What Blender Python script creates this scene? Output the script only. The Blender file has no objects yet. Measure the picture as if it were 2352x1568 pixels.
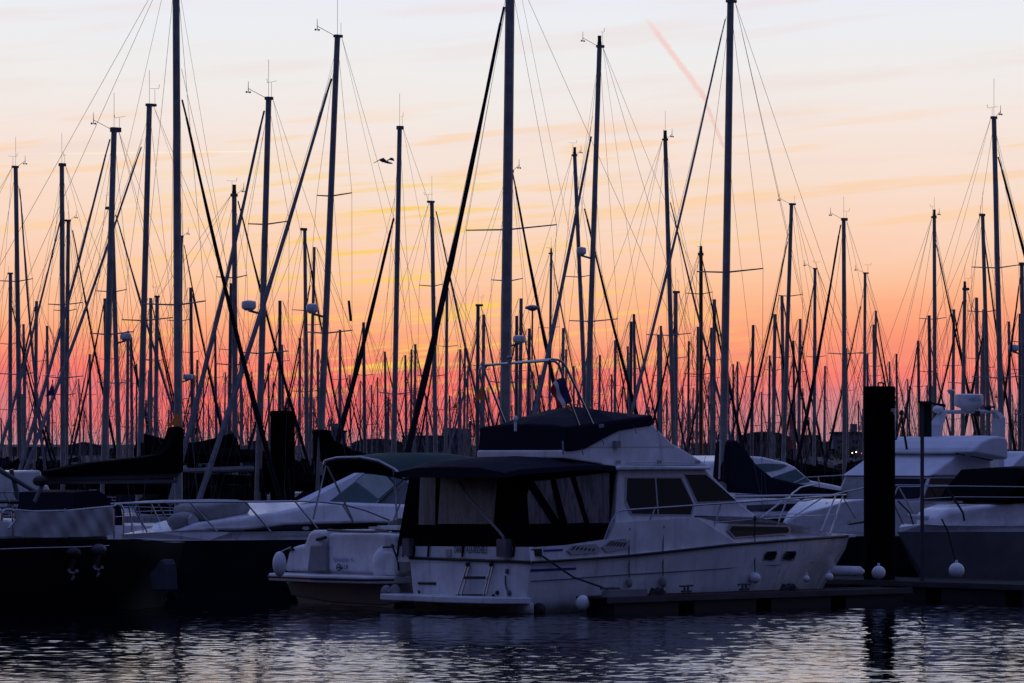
import bpy, math, random
from mathutils import Vector, Matrix
R = random.Random(7)
C = bpy.context.scene.collection
PI = math.pi
# ------------------------------------------------------------------ camera
K = .125/1176; CZ = 3.2; HY = 1045          # view slope per picture unit, eye height, horizon row
cd = bpy.data.cameras.new('camera'); cam = bpy.data.objects.new('camera', cd); C.objects.link(cam)
cam.location = (0, 0, CZ); cam.rotation_euler = (PI/2, 0, 0)
cd.sensor_width = 36; cd.lens = 144; cd.shift_y = 261/2352; cd.clip_start = .5; cd.clip_end = 20000
bpy.context.scene.camera = cam
vs = bpy.context.scene.view_settings
vs.view_transform = 'Standard'; vs.look = 'None'; vs.gamma = 1; vs.exposure = 0; vs.use_curve_mapping = False
bpy.context.scene.cycles.max_bounces = 6; bpy.context.scene.cycles.use_denoising = True

def lin(r, g, b):
    f = lambda c: (c/255/12.92) if c/255 <= .04045 else ((c/255+.055)/1.055)**2.4
    return (f(r), f(g), f(b), 1)
# ------------------------------------------------------------------ node helpers
class NT:
    def __init__(s, tree): s.t = tree; s.t.nodes.clear()
    def n(s, typ, **kw):
        nd = s.t.nodes.new(typ)
        for k, v in kw.items(): setattr(nd, k, v)
        return nd
    def put(s, sock, v):
        if hasattr(v, 'is_linked') or isinstance(v, bpy.types.NodeSocket): s.t.links.new(v, sock)
        else: sock.default_value = v
    def m(s, op, a, b=0., c=0.):
        nd = s.n('ShaderNodeMath', operation=op)
        s.put(nd.inputs[0], a); s.put(nd.inputs[1], b); s.put(nd.inputs[2], c); return nd.outputs[0]
    def ss(s, x, a, b, lo=0., hi=1.):
        nd = s.n('ShaderNodeMapRange', interpolation_type='SMOOTHSTEP')
        for i, v in enumerate((x, a, b, lo, hi)): s.put(nd.inputs[i], v)
        return nd.outputs[0]
    def xyz(s, x, y, z=0.):
        nd = s.n('ShaderNodeCombineXYZ'); s.put(nd.inputs[0], x); s.put(nd.inputs[1], y); s.put(nd.inputs[2], z); return nd.outputs[0]
    def noise(s, vec, scale=1., detail=3., rough=.5, dist=0.):
        nd = s.n('ShaderNodeTexNoise'); s.put(nd.inputs['Vector'], vec); nd.inputs['Scale'].default_value = scale
        nd.inputs['Detail'].default_value = detail; nd.inputs['Roughness'].default_value = rough; nd.inputs['Distortion'].default_value = dist
        return nd.outputs['Fac']
    def mix(s, f, a, b, bt='MIX'):
        nd = s.n('ShaderNodeMix', data_type='RGBA', blend_type=bt)
        s.put(nd.inputs[0], f); s.put(nd.inputs[6], a); s.put(nd.inputs[7], b); return nd.outputs[2]
    def ramp(s, f, stops):
        nd = s.n('ShaderNodeValToRGB'); s.put(nd.inputs[0], f); e = nd.color_ramp.elements
        while len(e) < len(stops): e.new(.5)
        for el, (p, c) in zip(e, sorted(stops)): el.position = p; el.color = c
        return nd.outputs[0]
# ------------------------------------------------------------------ dusk sky
w = bpy.data.worlds.new('World'); bpy.context.scene.world = w; w.use_nodes = True
T = NT(w.node_tree)
sep = T.n('ShaderNodeSeparateXYZ'); T.t.links.new(T.n('ShaderNodeTexCoord').outputs['Generated'], sep.inputs[0])
X, Y, Z = sep.outputs
rad = T.m('MAXIMUM', T.m('SQRT', T.m('ADD', T.m('MULTIPLY', X, X), T.m('MULTIPLY', Y, Y))), .001)
v = T.m('DIVIDE', T.m('DIVIDE', Z, rad), K)                    # height above the horizon
az = T.m('DIVIDE', T.m('ARCTAN2', X, Y), K)                    # bearing, same unit
vt = T.m('SUBTRACT', v, T.m('MULTIPLY', az, .085))              # cloud bands climb a little to the right
wn = T.noise(T.xyz(T.m('DIVIDE', az, 900.), T.m('DIVIDE', vt, 170.)), 1., 4.)
vw = T.m('ADD', v, T.m('MULTIPLY', T.m('SUBTRACT', wn, .5), 150.))
# right side runs duller and a little lower than the glow
vw = T.m('ADD', vw, T.m('MULTIPLY', T.m('ABSOLUTE', T.m('ADD', az, 120.)), -.035))
st = [(0, (186,134,144)), (44, (190,136,144)), (75, (204,134,140)), (115, (234,130,130)), (160, (252,128,114)), (225, (253,152,120)), (280, (254,172,132)), (330, (254,188,148)), (400, (253,202,170)),
      (470, (252,212,187)), (610, (248,224,209)), (740, (245,231,224)), (860, (240,237,235)), (980, (236,238,243)), (1170, (234,231,247))]
front = T.ramp(T.m('DIVIDE', vw, 1200.), [(p/1200, lin(*c)) for p, c in st])
ctr = T.m('MULTIPLY', T.ss(T.m('ABSOLUTE', T.m('ADD', az, 350.)), 1300., 300.), T.m('MULTIPLY', T.ss(v, 240., 120.), T.ss(v, 20., 80.)))
front = T.mix(T.m('MULTIPLY', ctr, .75), front, lin(252, 102, 98))
# yellow lit streaks
ystr = T.noise(T.xyz(T.m('DIVIDE', az, 380.), T.m('DIVIDE', vt, 24.), 3.), 1., 7., .62, .25)
ymask = T.m('MULTIPLY', T.ss(ystr, .47, .68), T.m('MULTIPLY', T.ss(v, 90., 200.), T.ss(v, 740., 560.)))
ymask = T.m('MULTIPLY', ymask, T.ss(T.m('ABSOLUTE', T.m('ADD', az, 180.)), 1000., 150.))
front = T.mix(T.m('MULTIPLY', ymask, .9), front, lin(255, 208, 96))
# pink and grey bands low down, faint mauve veils high up
pstr = T.noise(T.xyz(T.m('DIVIDE', az, 700.), T.m('DIVIDE', vt, 24.), 9.), 1., 4.)
front = T.mix(T.m('MULTIPLY', T.m('MULTIPLY', T.ss(pstr, .48, .62), T.ss(v, 300., 90.)), .5), front, lin(205, 118, 128))
rstr = T.noise(T.xyz(T.m('DIVIDE', az, 300.), T.m('DIVIDE', vt, 16.), 19.), 1., 3.)
front = T.mix(T.m('MULTIPLY', T.m('MULTIPLY', T.ss(rstr, .5, .6), T.m('MULTIPLY', T.ss(v, 80., 30.), T.ss(T.m('ABSOLUTE', T.m('ADD', az, 100.)), 700., 100.))), .8), front, lin(255, 92, 100))
veil = T.noise(T.xyz(T.m('DIVIDE', az, 800.), T.m('DIVIDE', vt, 70.), 27.), 1., 4.)
front = T.mix(T.m('MULTIPLY', T.m('MULTIPLY', T.ss(veil, .5, .68), T.ss(v, 420., 620.)), .32), front, lin(238, 214, 208))
oru = T.noise(T.xyz(T.m('DIVIDE', az, 500.), T.m('DIVIDE', vt, 40.), 41.), 1., 4.)
front = T.mix(T.m('MULTIPLY', T.m('MULTIPLY', T.ss(oru, .52, .64), T.m('MULTIPLY', T.ss(v, 380., 480.), T.ss(v, 840., 700.))), .5), front, lin(255, 208, 158))
# an old vapour trail, pink, drifting down to the right
def trail(front, x0, v0, x1, v1, hw, col, st):
    dx, dv = x1-x0, v1-v0; L2 = dx*dx+dv*dv
    t = T.m('DIVIDE', T.m('ADD', T.m('MULTIPLY', T.m('SUBTRACT', az, x0), dx), T.m('MULTIPLY', T.m('SUBTRACT', v, v0), dv)), L2)
    d = T.m('ABSOLUTE', T.m('DIVIDE', T.m('SUBTRACT', T.m('MULTIPLY', T.m('SUBTRACT', az, x0), dv), T.m('MULTIPLY', T.m('SUBTRACT', v, v0), dx)), math.sqrt(L2)))
    tn = T.noise(T.xyz(T.m('DIVIDE', az, 14.), T.m('DIVIDE', v, 9.), 5.), 1., 5., .65)
    d = T.m('ADD', d, T.m('MULTIPLY', T.m('SUBTRACT', tn, .5), hw*1.6))
    msk = T.m('MULTIPLY', T.m('MULTIPLY', T.ss(t, -.02, .3), T.ss(t, 1.02, .98)), T.ss(d, hw, hw*.2))
    return T.mix(T.m('MULTIPLY', msk, st), front, col)
front = trail(front, 299, 1015, 446, 815, 10, lin(244, 206, 200), .85)
front = trail(front, 430, 845, 486, 705, 6.5, lin(240, 202, 196), .8)
front = trail(front, -1125, 687, -560, 697, 2.2, lin(255, 244, 214), .7)
# sky above and behind the frame: dim blue dusk
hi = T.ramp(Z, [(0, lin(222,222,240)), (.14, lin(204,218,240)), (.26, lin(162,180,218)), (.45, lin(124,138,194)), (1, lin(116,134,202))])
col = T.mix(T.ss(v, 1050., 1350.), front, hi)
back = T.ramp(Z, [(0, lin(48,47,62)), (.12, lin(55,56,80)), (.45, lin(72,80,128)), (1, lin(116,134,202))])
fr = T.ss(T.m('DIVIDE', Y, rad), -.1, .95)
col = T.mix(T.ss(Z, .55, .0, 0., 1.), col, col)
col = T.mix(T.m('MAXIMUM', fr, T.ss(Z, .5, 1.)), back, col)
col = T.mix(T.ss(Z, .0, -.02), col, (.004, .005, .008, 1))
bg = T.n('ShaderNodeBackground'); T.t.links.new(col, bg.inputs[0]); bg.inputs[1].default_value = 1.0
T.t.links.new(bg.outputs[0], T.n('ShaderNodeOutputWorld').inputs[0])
# the last of the sun, soft and weak, behind the masts
sd = bpy.data.lights.new('sun', 'SUN'); sd.energy = .03; sd.angle = math.radians(30); sd.color = (1, .55, .32)
so = bpy.data.objects.new('sun', sd); C.objects.link(so)
so.rotation_euler = (math.radians(-86), 0, math.radians(6))
# ------------------------------------------------------------------ materials
def mat(name, col, rough=.5, metal=0., var=.0, vs=4., spec=.5, bump=0., emit=0., coat=0., grime=0):
    m = bpy.data.materials.new(name); m.use_nodes = True; t = NT(m.node_tree)
    b = t.n('ShaderNodeBsdfPrincipled'); t.t.links.new(b.outputs[0], t.n('ShaderNodeOutputMaterial').inputs[0])
    b.inputs['Roughness'].default_value = rough; b.inputs['Metallic'].default_value = metal
    b.inputs['Specular IOR Level'].default_value = spec; b.inputs['Coat Weight'].default_value = coat
    c4 = (*col, 1)
    tc = t.n('ShaderNodeTexCoord').outputs['Object']
    if var:
        nz = t.noise(tc, vs, 5., .6)
        t.put(b.inputs['Base Color'], t.mix(t.ss(nz, .3, .72), tuple(c*(1-var) for c in col)+(1,), tuple(min(1, c*(1+var*.5)) for c in col)+(1,)))
        t.put(b.inputs['Roughness'], t.ss(nz, .2, .8, max(.02, rough-.08), min(1, rough+.1)))
    else: b.inputs['Base Color'].default_value = c4
    if grime:
        sp_ = t.n('ShaderNodeSeparateXYZ'); t.t.links.new(tc, sp_.inputs[0])
        stv = t.xyz(t.m('MULTIPLY', sp_.outputs[0], 5.), t.m('MULTIPLY', sp_.outputs[1], 5.), t.m('MULTIPLY', sp_.outputs[2], .5))
        run = t.ss(t.noise(stv, 1., 4., .6), .52, .72)
        cur = b.inputs['Base Color'].links[0].from_socket
        c1 = t.mix(t.m('MULTIPLY', run, .45), cur, tuple(c*.45 for c in col)+(1,))
        wl = t.ss(t.m('ADD', sp_.outputs[2], t.m('MULTIPLY', t.noise(tc, 2.5, 4.), .22)), .36, .16)
        t.put(b.inputs['Base Color'], t.mix(t.m('MULTIPLY', wl, .8), c1, (.11, .10, .075, 1)))
    if bump:
        bp = t.n('ShaderNodeBump'); bp.inputs['Strength'].default_value = bump; bp.inputs['Distance'].default_value = .03
        t.put(bp.inputs['Height'], t.noise(tc, vs*2.5, 4.)); t.t.links.new(bp.outputs[0], b.inputs['Normal'])
    if emit: b.inputs['Emission Color'].default_value = c4; b.inputs['Emission Strength'].default_value = emit
    return m
M = dict(
 white=mat('gelcoat_white', (.76, .76, .78), .24, 0, .16, 1.7, grime=1),
 cream=mat('gelcoat_worn', (.50, .50, .52), .4, 0, .25, 1.3),
 grey=mat('gelcoat_grey', (.22, .22, .24), .4, 0, .2, 1.5),
 darkgrey=mat('dark_grey_gelcoat', (.045, .05, .07), .4, 0, .25, 1.2),
 navyhull=mat('navy_gelcoat', (.022, .024, .038), .45, 0, .3, 1.2),
 blackhull=mat('black_gelcoat', (.003, .003, .004), .4, spec=.25),
 alu=mat('mast_aluminium', (.26, .25, .25), .55, .05, .3, 2.5, .35),
 aludark=mat('dark_anodised_mast', (.12, .13, .16), .45, .3, .3, 2.5),
 steel=mat('stainless_tube', (.40, .40, .43), .3, .8, .1, 6),
 wire=mat('rigging_wire', (.10, .10, .11), .5, .3),
 canvas=mat('black_canvas', (.004, .004, .006), .95, 0, .3, 3, .03, .3),
 smoked=mat('smoked_window', (.028, .030, .026), .5, spec=.2),
 navy=mat('navy_canvas', (.007, .008, .022), .9, 0, .3, 3, .15, .3),
 green=mat('green_canvas', (.015, .05, .045), .85, 0, .3, 3, .2, .2),
 palejib=mat('furled_sail_pale', (.23, .23, .26), .8, 0, .3, 5, .2, .2),
 dkjib=mat('furled_sail_dark', (.012, .012, .018), .85, 0, .3, 5, .2, .2),
 cloth=mat('weather_cloth', (.42, .41, .42), .85, 0, .2, 2, .2, .4),
 lumpgrey=mat('grey_cover', (.28, .28, .28), .85, 0, .25, 3, .2, .4),
 glass=mat('dark_glass', (.012, .014, .016), .08, 0, 0, 1, .6),
 tealglass=mat('teal_glass', (.06, .12, .13), .1, 0, .2, 2, .6),
 litglass=mat('pale_screen_glass', (.30, .38, .36), .15, 0, .15, 3, .6),
 frame=mat('window_frame', (.42, .42, .46), .4, .3),
 rubber=mat('black_rubber', (.006, .006, .006), .6),
 blue=mat('blue_stripe', (.03, .04, .22), .4),
 pile=mat('tarred_pile', (.003, .003, .004), .85, 0, .4, 2, .05, .5),
 pileworn=mat('flaked_paint', (.25, .27, .32), .6),
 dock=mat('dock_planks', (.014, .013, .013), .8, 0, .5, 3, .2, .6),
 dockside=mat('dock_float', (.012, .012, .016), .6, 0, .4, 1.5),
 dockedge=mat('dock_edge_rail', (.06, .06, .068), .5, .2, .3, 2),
 fender=mat('white_fender', (.74, .75, .78), .4, 0, .15, 6),
 rope=mat('mooring_rope', (.03, .03, .04), .9),
 land=mat('far_shore', (.020, .020, .022), .95, 0, .3, .02),
 bldg=mat('far_building', (.06, .055, .07), .9, 0, .25, .05),
 bldg2=mat('pale_building', (.15, .16, .20), .85, 0, .2, .05),
 bwin=mat('building_window', (.02, .02, .03), .2),
 leaf=mat('foliage', (.02, .03, .018), .9, 0, .5, 1.),
 orange=mat('orange_cloth', (.75, .22, .03), .8, 0, .2, 6),
 red=mat('red_cloth', (.45, .03, .03), .8), flagwhite=mat('white_cloth', (.75, .75, .78), .8), flagblue=mat('blue_cloth', (.03, .03, .12), .8),
 ink=mat('dark_lettering', (.03, .03, .07), .6), faint=mat('faded_lettering', (.22, .24, .32), .6),
 palecover=mat('white_cover', (.62, .64, .70), .8, 0, .12, 1.5, .2, .4),
 feather=mat('gull_feathers', (.25, .27, .32), .8), wood=mat('varnished_wood', (.10, .045, .02), .3),
 lampw=mat('lamp_warm', (1, .55, .2), .5, emit=6), lampr=mat('lamp_red', (1, .10, .02), .5, emit=3),
 lampc=mat('lamp_white', (1, .9, .8), .5, emit=6),
)
# clear plastic tent windows: creased, streaks of light painted into the base colour
def plastic():
    m = bpy.data.materials.new('clear_plastic_window'); m.use_nodes = True; t = NT(m.node_tree)
    b = t.n('ShaderNodeBsdfPrincipled'); t.t.links.new(b.outputs[0], t.n('ShaderNodeOutputMaterial').inputs[0])
    tc = t.n('ShaderNodeTexCoord').outputs['Object']; sp = t.n('ShaderNodeSeparateXYZ'); t.t.links.new(tc, sp.inputs[0])
    nz = t.noise(t.xyz(t.m('MULTIPLY', sp.outputs[0], 5.), sp.outputs[1], t.m('ADD', t.m('MULTIPLY', sp.outputs[2], .8), t.m('MULTIPLY', sp.outputs[0], 1.))), 1., 5., .6, .5)
    t.put(b.inputs['Base Color'], t.ramp(nz, [(0, (.02, .02, .025, 1)), (.42, (.05, .05, .06, 1)), (.52, (.15, .13, .15, 1)), (.62, (.04, .04, .055, 1)), (1, (.18, .17, .21, 1))]))
    b.inputs['Roughness'].default_value = .35
    return m
M['plastic'] = plastic()
# water
def water():
    m = bpy.data.materials.new('harbour_water'); m.use_nodes = True; t = NT(m.node_tree)
    b = t.n('ShaderNodeBsdfPrincipled'); t.t.links.new(b.outputs[0], t.n('ShaderNodeOutputMaterial').inputs[0])
    b.inputs['Base Color'].default_value = (.003, .004, .007, 1); b.inputs['Roughness'].default_value = .03; b.inputs['IOR'].default_value = 1.33
    tc = t.n('ShaderNodeTexCoord').outputs['Object']
    mp = t.n('ShaderNodeMapping'); t.t.links.new(tc, mp.inputs[0]); mp.inputs['Rotation'].default_value = (0, 0, .25); mp.inputs['Scale'].default_value = (.8, 1.3, 1)
    a = t.noise(mp.outputs[0], 1.1, 3., .5, .4); c = t.noise(mp.outputs[0], 8., 3., .55, .3); e = t.noise(mp.outputs[0], 20., 2.)
    patch = t.ss(t.noise(tc, .12, 2.), .4, .6, .75, 1.15)
    h = t.m('MULTIPLY', t.m('ADD', t.m('ADD', t.m('MULTIPLY', a, .002), t.m('MULTIPLY', c, .0012)), t.m('MULTIPLY', e, .0008)), patch)
    bp = t.n('ShaderNodeBump'); bp.inputs['Strength'].default_value = 1; bp.inputs['Distance'].default_value = 1.
    t.put(bp.inputs['Height'], h); t.t.links.new(bp.outputs[0], b.inputs['Normal'])
    return m
M['water'] = water()
# ------------------------------------------------------------------ mesh building
ORG = {}
def P(x, y, Y): return Vector(((x-1176)*Y*K, Y, CZ+(HY-y)*Y*K))
def tag(o, label=None, cat=None, group=None, kind=None):
    for k_, v_ in (('label', label), ('category', cat), ('group', group), ('kind', kind)):
        if v_: o[k_] = v_
    return o
def thing(name, loc, label, cat, group=None):
    o = bpy.data.objects.new(name, None); C.objects.link(o); o.location = loc; o.empty_display_size = .3
    ORG[o.name] = Vector(loc); return tag(o, label, cat, group)
class MB:
    def __init__(s): s.v = []; s.f = []
    def add(s, vs, fs):
        o = len(s.v); s.v += [Vector(p) for p in vs]; s.f += [tuple(i+o for i in f) for f in fs]; return s
    def tube(s, p0, p1, r0, r1=None, n=6, cap=True):
        p0, p1 = Vector(p0), Vector(p1); r1 = r0 if r1 is None else r1
        d = p1-p0
        if d.length < 1e-6: return s
        d.normalize(); up = Vector((0, 0, 1)) if abs(d.z) < .9 else Vector((0, 1, 0))
        a = d.cross(up).normalized(); b = d.cross(a)
        vs = []
        for p, r in ((p0, r0), (p1, r1)):
            vs += [p+(a*math.cos(2*PI*i/n)+b*math.sin(2*PI*i/n))*r for i in range(n)]
        fs = [(i, (i+1) % n, n+(i+1) % n, n+i) for i in range(n)]
        if cap: fs += [tuple(range(n))[::-1], tuple(range(n, 2*n))]
        return s.add(vs, fs)
    def path(s, pts, r, n=6):
        for a, b in zip(pts, pts[1:]): s.tube(a, b, r, r, n)
        return s
    def box(s, c, sx, sy, sz, ax=None, ay=None):
        c = Vector(c); ax = Vector(ax) if ax else Vector((1, 0, 0)); ay = Vector(ay) if ay else Vector((0, 1, 0)); azv = Vector((0, 0, 1))
        vs = [c+ax*(i*sx/2)+ay*(j*sy/2)+azv*(k*sz/2) for k in (-1, 1) for j in (-1, 1) for i in (-1, 1)]
        return s.add(vs, [(0, 2, 3, 1), (4, 5, 7, 6), (0, 1, 5, 4), (2, 6, 7, 3), (0, 4, 6, 2), (1, 3, 7, 5)])
    def loft(s, rings, closed=True, caps=True):
        n = len(rings[0]); vs = [p for r in rings for p in r]; fs = []
        for k in range(len(rings)-1):
            for i in range(n if closed else n-1):
                j = (i+1) % n; fs.append((k*n+i, k*n+j, (k+1)*n+j, (k+1)*n+i))
        if caps: fs += [tuple(range(n))[::-1], tuple(range((len(rings)-1)*n, len(rings)*n))]
        return s.add(vs, fs)
    def ell(s, c, rx, ry, rz, n=12, m=8, ax=None, ay=None, lo=-PI/2):
        c = Vector(c); ax = Vector(ax) if ax else Vector((1, 0, 0)); ay = Vector(ay) if ay else Vector((0, 1, 0)); azv = ax.cross(ay)
        rings = []
        for k in range(m+1):
            t = lo+(PI/2-lo)*k/m; rr = max(.02, math.cos(t))
            rings.append([c+ax*(rx*rr*math.cos(2*PI*i/n))+ay*(ry*rr*math.sin(2*PI*i/n))+azv*(rz*math.sin(t)) for i in range(n)])
        return s.loft(rings)
    def lathe(s, c, prof, n=16, ax=None, ay=None):
        c = Vector(c); ax = Vector(ax) if ax else Vector((1, 0, 0)); ay = Vector(ay) if ay else Vector((0, 1, 0)); azv = ax.cross(ay)
        return s.loft([[c+ax*(r*math.cos(2*PI*i/n))+ay*(r*math.sin(2*PI*i/n))+azv*z for i in range(n)] for r, z in prof])
    def plate(s, pts, off):                       # polygon with thickness, off = vector
        pts = [Vector(p) for p in pts]; off = Vector(off); return s.loft([pts, [p+off for p in pts]])
    def build(s, name, m, parent=None, smooth=False, label=None):
        me = bpy.data.meshes.new(name); org = ORG.get(parent.name, Vector()) if parent else Vector()
        me.from_pydata([tuple(p-org) for p in s.v], [], s.f); me.validate()
        me.materials.append(M[m] if isinstance(m, str) else m)
        import bmesh
        b = bmesh.new(); b.from_mesh(me); bmesh.ops.recalc_face_normals(b, faces=b.faces); b.to_mesh(me); b.free()
        if smooth:
            me.polygons.foreach_set('use_smooth', [True]*len(me.polygons))
            try: me.set_sharp_from_angle(angle=math.radians(40))
            except Exception: pass
        o = bpy.data.objects.new(name, me); C.objects.link(o)
        if parent: o.parent = parent; ORG[o.name] = org
        if label: o['label'] = label
        return o
def bevel(o, wdt, seg=2):
    md = o.modifiers.new('bevel', 'BEVEL'); md.width = wdt; md.segments = seg; md.limit_method = 'ANGLE'; md.angle_limit = math.radians(35); return o
def topthing(mb, name, m, label, cat, group=None, smooth=False):
    c = sum(mb.v, Vector())/len(mb.v); base = Vector((c.x, c.y, min(p.z for p in mb.v)))
    mb.v = [p-base for p in mb.v]; o = mb.build(name, m, None, smooth); o.location = base; ORG[o.name] = base
    return tag(o, label, cat, group)
# all boats lie along A (bow or stern) in their berths; N is the side turned to the camera
TH = math.radians(48)
A = Vector((math.sin(TH), math.cos(TH), 0)); N = Vector((math.cos(TH), -math.sin(TH), 0)); UP = Vector((0, 0, 1))
class Frame:
    """u along A, v towards the camera side from the centre line, z up. O = centre line at the left end."""
    def __init__(s, xpx, Yd, B):               # xpx, Yd: water-level near-left corner
        s.B = B; c = Vector(((xpx-1176)*Yd*K, Yd, 0)); s.O = c-N*(B/2)
    def W(s, u, v, z): return s.O+A*u+N*v+UP*z
    def sol(s, x, y, vf=None):
        vf = vf if callable(vf) else (lambda u, z, q=vf: q)
        d = Vector(((x-1176)*K, 1, (HY-y)*K)); e = Vector((0, 0, CZ)); u, z = 3., 1.; q = vf(u, z)
        for _ in range(30):
            q = .5*q+.5*vf(u, z)
            t = (q-(e-s.O).dot(N))/d.dot(N); p = e+d*t; u = (p-s.O).dot(A); z = p.z
        return u, q, z
    def S(s, x, y, vf): return s.W(*s.sol(x, y, vf))
    def E(s, x, y, u):                          # on the end plane u = const
        d = Vector(((x-1176)*K, 1, (HY-y)*K)); e = Vector((0, 0, CZ)); t = (u-(e-s.O).dot(A))/d.dot(A); return e+d*t
    def slab(s, pts, vf, vfar=None, mb=None):
        """solid whose near outline is traced on surface vf, mirrored to the far side"""
        mb = mb or MB(); near = [s.sol(x, y, vf) for x, y in pts]
        return mb.loft([[s.W(*q) for q in near], [s.W(u, -v_ if vfar is None else vfar, z) for u, v_, z in near]])
    def panel(s, pts, vf, t=.02, out=.004, mb=None):
        mb = mb or MB(); p = [s.S(x, y, vf) for x, y in pts]; return mb.plate([q+N*(out-t) for q in p], N*t)
    def epanel(s, pts, u, t=.02, out=.004, mb=None):
        mb = mb or MB(); p = [s.E(x, y, u) for x, y in pts]; return mb.plate([q-A*(out-t) for q in p], -A*t)
def hullfn(L, B, bow, u0=.45, rake=.9, zd=1.2, p=2.2, tum=.9):
    def half(u, z):
        s_ = max(0, min(1, z/zd)); uu = u if bow > 0 else L-u
        Lz = L-rake*(1-s_); b = B/2*(tum+(1-tum)*s_); a = u0*L
        if uu > a: b *= max(.0, 1-(min(1, (uu-a)/(Lz-a)))**(p+.6*s_))
        return b
    return half
def hull_mesh(fr, L, half, sheer, bow, rake, zd, zlo=-.35, nu=26, nz=6, transom=0.):
    """hull surface + deck from the half-breadth function"""
    mb = MB(); rings = []
    for i in range(nu+1):
        t = i/nu; t = t if bow < 0 else t
        ring = []
        f = t**.8 if bow > 0 else 1-(1-t)**.8
        f = 1-(1-t)**1.5 if bow > 0 else t**1.5
        for j in range(nz+1):
            s_ = j/nz
            def at(s2):
                Lz = L-rake*(1-max(0, s2)); 
                u = f*Lz if bow > 0 else L-(1-f)*Lz
                return u
            zs = sheer(f*L); z = zlo+(zs-zlo)*s_; s2 = max(0, z/zd); u = at(min(1, s2))
            if bow > 0: u += transom*(1-s_)*(1-t)
            ring.append((u, max(.015, half(u, z)*(1 if z >= 0 else .9)), z))
        rings.append(ring)
    full = []
    for r in rings:
        full.append([fr.W(u, v_, z) for u, v_, z in r]+[fr.W(u, -v_, z) for u, v_, z in r[::-1]])
    return mb.loft(full, True, True)
def interp(tab):
    tab = sorted(tab)
    def f(u):
        if u <= tab[0][0]: return tab[0][1]
        for (a, za), (b, zb) in zip(tab, tab[1:]):
            if u <= b: return za+(zb-za)*(u-a)/(b-a+1e-9)
        return tab[-1][1]
    return f
def text(name, s_, m, parent, origin, xdir, ydir, size, sx=1.):
    cu = bpy.data.curves.new(name, 'FONT'); cu.body = s_; cu.size = size; cu.extrude = .002; cu.materials.append(M[m])
    tmp = bpy.data.objects.new('tmp', cu); C.objects.link(tmp); dg = bpy.context.evaluated_depsgraph_get()
    me = bpy.data.meshes.new_from_object(tmp.evaluated_get(dg)); bpy.data.objects.remove(tmp); bpy.data.curves.remove(cu)
    for q in me.vertices: q.co.x *= sx
    me.name = name; o = bpy.data.objects.new(name, me); C.objects.link(o); xd = Vector(xdir).normalized(); yd = Vector(ydir).normalized(); zd_ = xd.cross(yd)
    o.parent = parent; org = ORG[parent.name]; mtx = Matrix((xd, yd, zd_)).transposed().to_4x4(); mtx.translation = Vector(origin)-org
    o.matrix_local = mtx; return o
exec_parts = []
# ================================================================== setting
def water_sheet():
    """one sheet: a finely rippled patch where the water is open, flat quads out to the shore"""
    import numpy as np
    rng = np.random.default_rng(5); nx, ny, dx = 560, 720, .055; x0, y0 = -15.4, 52.
    kx = np.fft.fftfreq(nx, dx)[None, :]; ky = np.fft.fftfreq(ny, dx)[:, None]; k = np.hypot(kx, ky)+1e-9
    def field(l0, l1, p, ang, spread):
        th = np.arctan2(ky, kx); dr = np.exp(-(np.sin(th-ang)**2)/spread)
        amp = np.where((k > 1/l1) & (k < 1/l0), k**p, 0)*dr
        f = np.real(np.fft.ifft2(amp*np.exp(2j*np.pi*rng.random(k.shape)))); gy, gx = np.gradient(f, dx)
        return f/np.sqrt((gx**2+gy**2).mean())
    h = field(.15, .5, -1.9, 1.2, 1.4)*.045+field(.5, 1.8, -2.2, 1.5, .8)*.018
    xs = x0+dx*np.arange(nx); ys = y0+dx*np.arange(ny)
    gust = .8+.35*np.sin(xs[None, :]*.35+ys[:, None]*.12)*np.sin(ys[:, None]*.21+1.)
    ed = lambda a: np.clip(np.minimum(a-a[0], a[-1]-a)/1.5, 0, 1)
    h = h*gust*ed(xs)[None, :]*ed(ys)[:, None]
    XX, YY = np.meshgrid(xs, ys); co = np.stack([XX, YY, h], -1).reshape(-1, 3)
    x1, y1 = xs[-1], ys[-1]; far = [(-3000, -60, 0), (3000, -60, 0), (3000, 900, 0), (-3000, 900, 0)]
    n = nx*ny; co = np.vstack([co, np.array(far)])
    a = (np.arange(ny-1)[:, None]*nx+np.arange(nx-1)[None, :]).ravel(); q = np.stack([a, a+1, a+1+nx, a+nx], 1)
    c = [0, nx-1, n-1, n-nx]; ring = np.array([[n, n+1, c[1], c[0]], [n+1, n+2, c[2], c[1]], [n+2, n+3, c[3], c[2]], [n+3, n, c[0], c[3]]])
    f = np.vstack([q, ring]).astype(np.int32); me = bpy.data.meshes.new('water')
    me.vertices.add(len(co)); me.vertices.foreach_set('co', co.astype(np.float32).ravel())
    me.loops.add(f.size); me.loops.foreach_set('vertex_index', f.ravel()); me.polygons.add(len(f))
    me.polygons.foreach_set('loop_start', np.arange(0, f.size, 4, dtype=np.int32)); me.polygons.foreach_set('use_smooth', [True]*len(f))
    me.update(calc_edges=True); me.validate(); me.materials.append(M['water'])
    o = bpy.data.objects.new('water', me); C.objects.link(o); tag(o, kind='structure')
water_sheet()
# far shore: low bank, then rising ground behind
g = MB(); pr = []
for i in range(61):
    x = -2600+5200*i/60; r1 = R.uniform(-1, 1)
    pr.append([(x, 760, -2), (x, 762, 1.6), (x, 800, 2.2+.3*r1), (x, 1300, 3.4+.4*r1), (x, 1700, 5.6+1.5*math.sin(i*.9)+.8*r1), (x, 2600, 8.5+1.5*math.sin(i*.5+1)), (x, 2650, -3)])
g.loft(pr, False, False); tag(g.build('terrain', 'land'), kind='structure')
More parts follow.
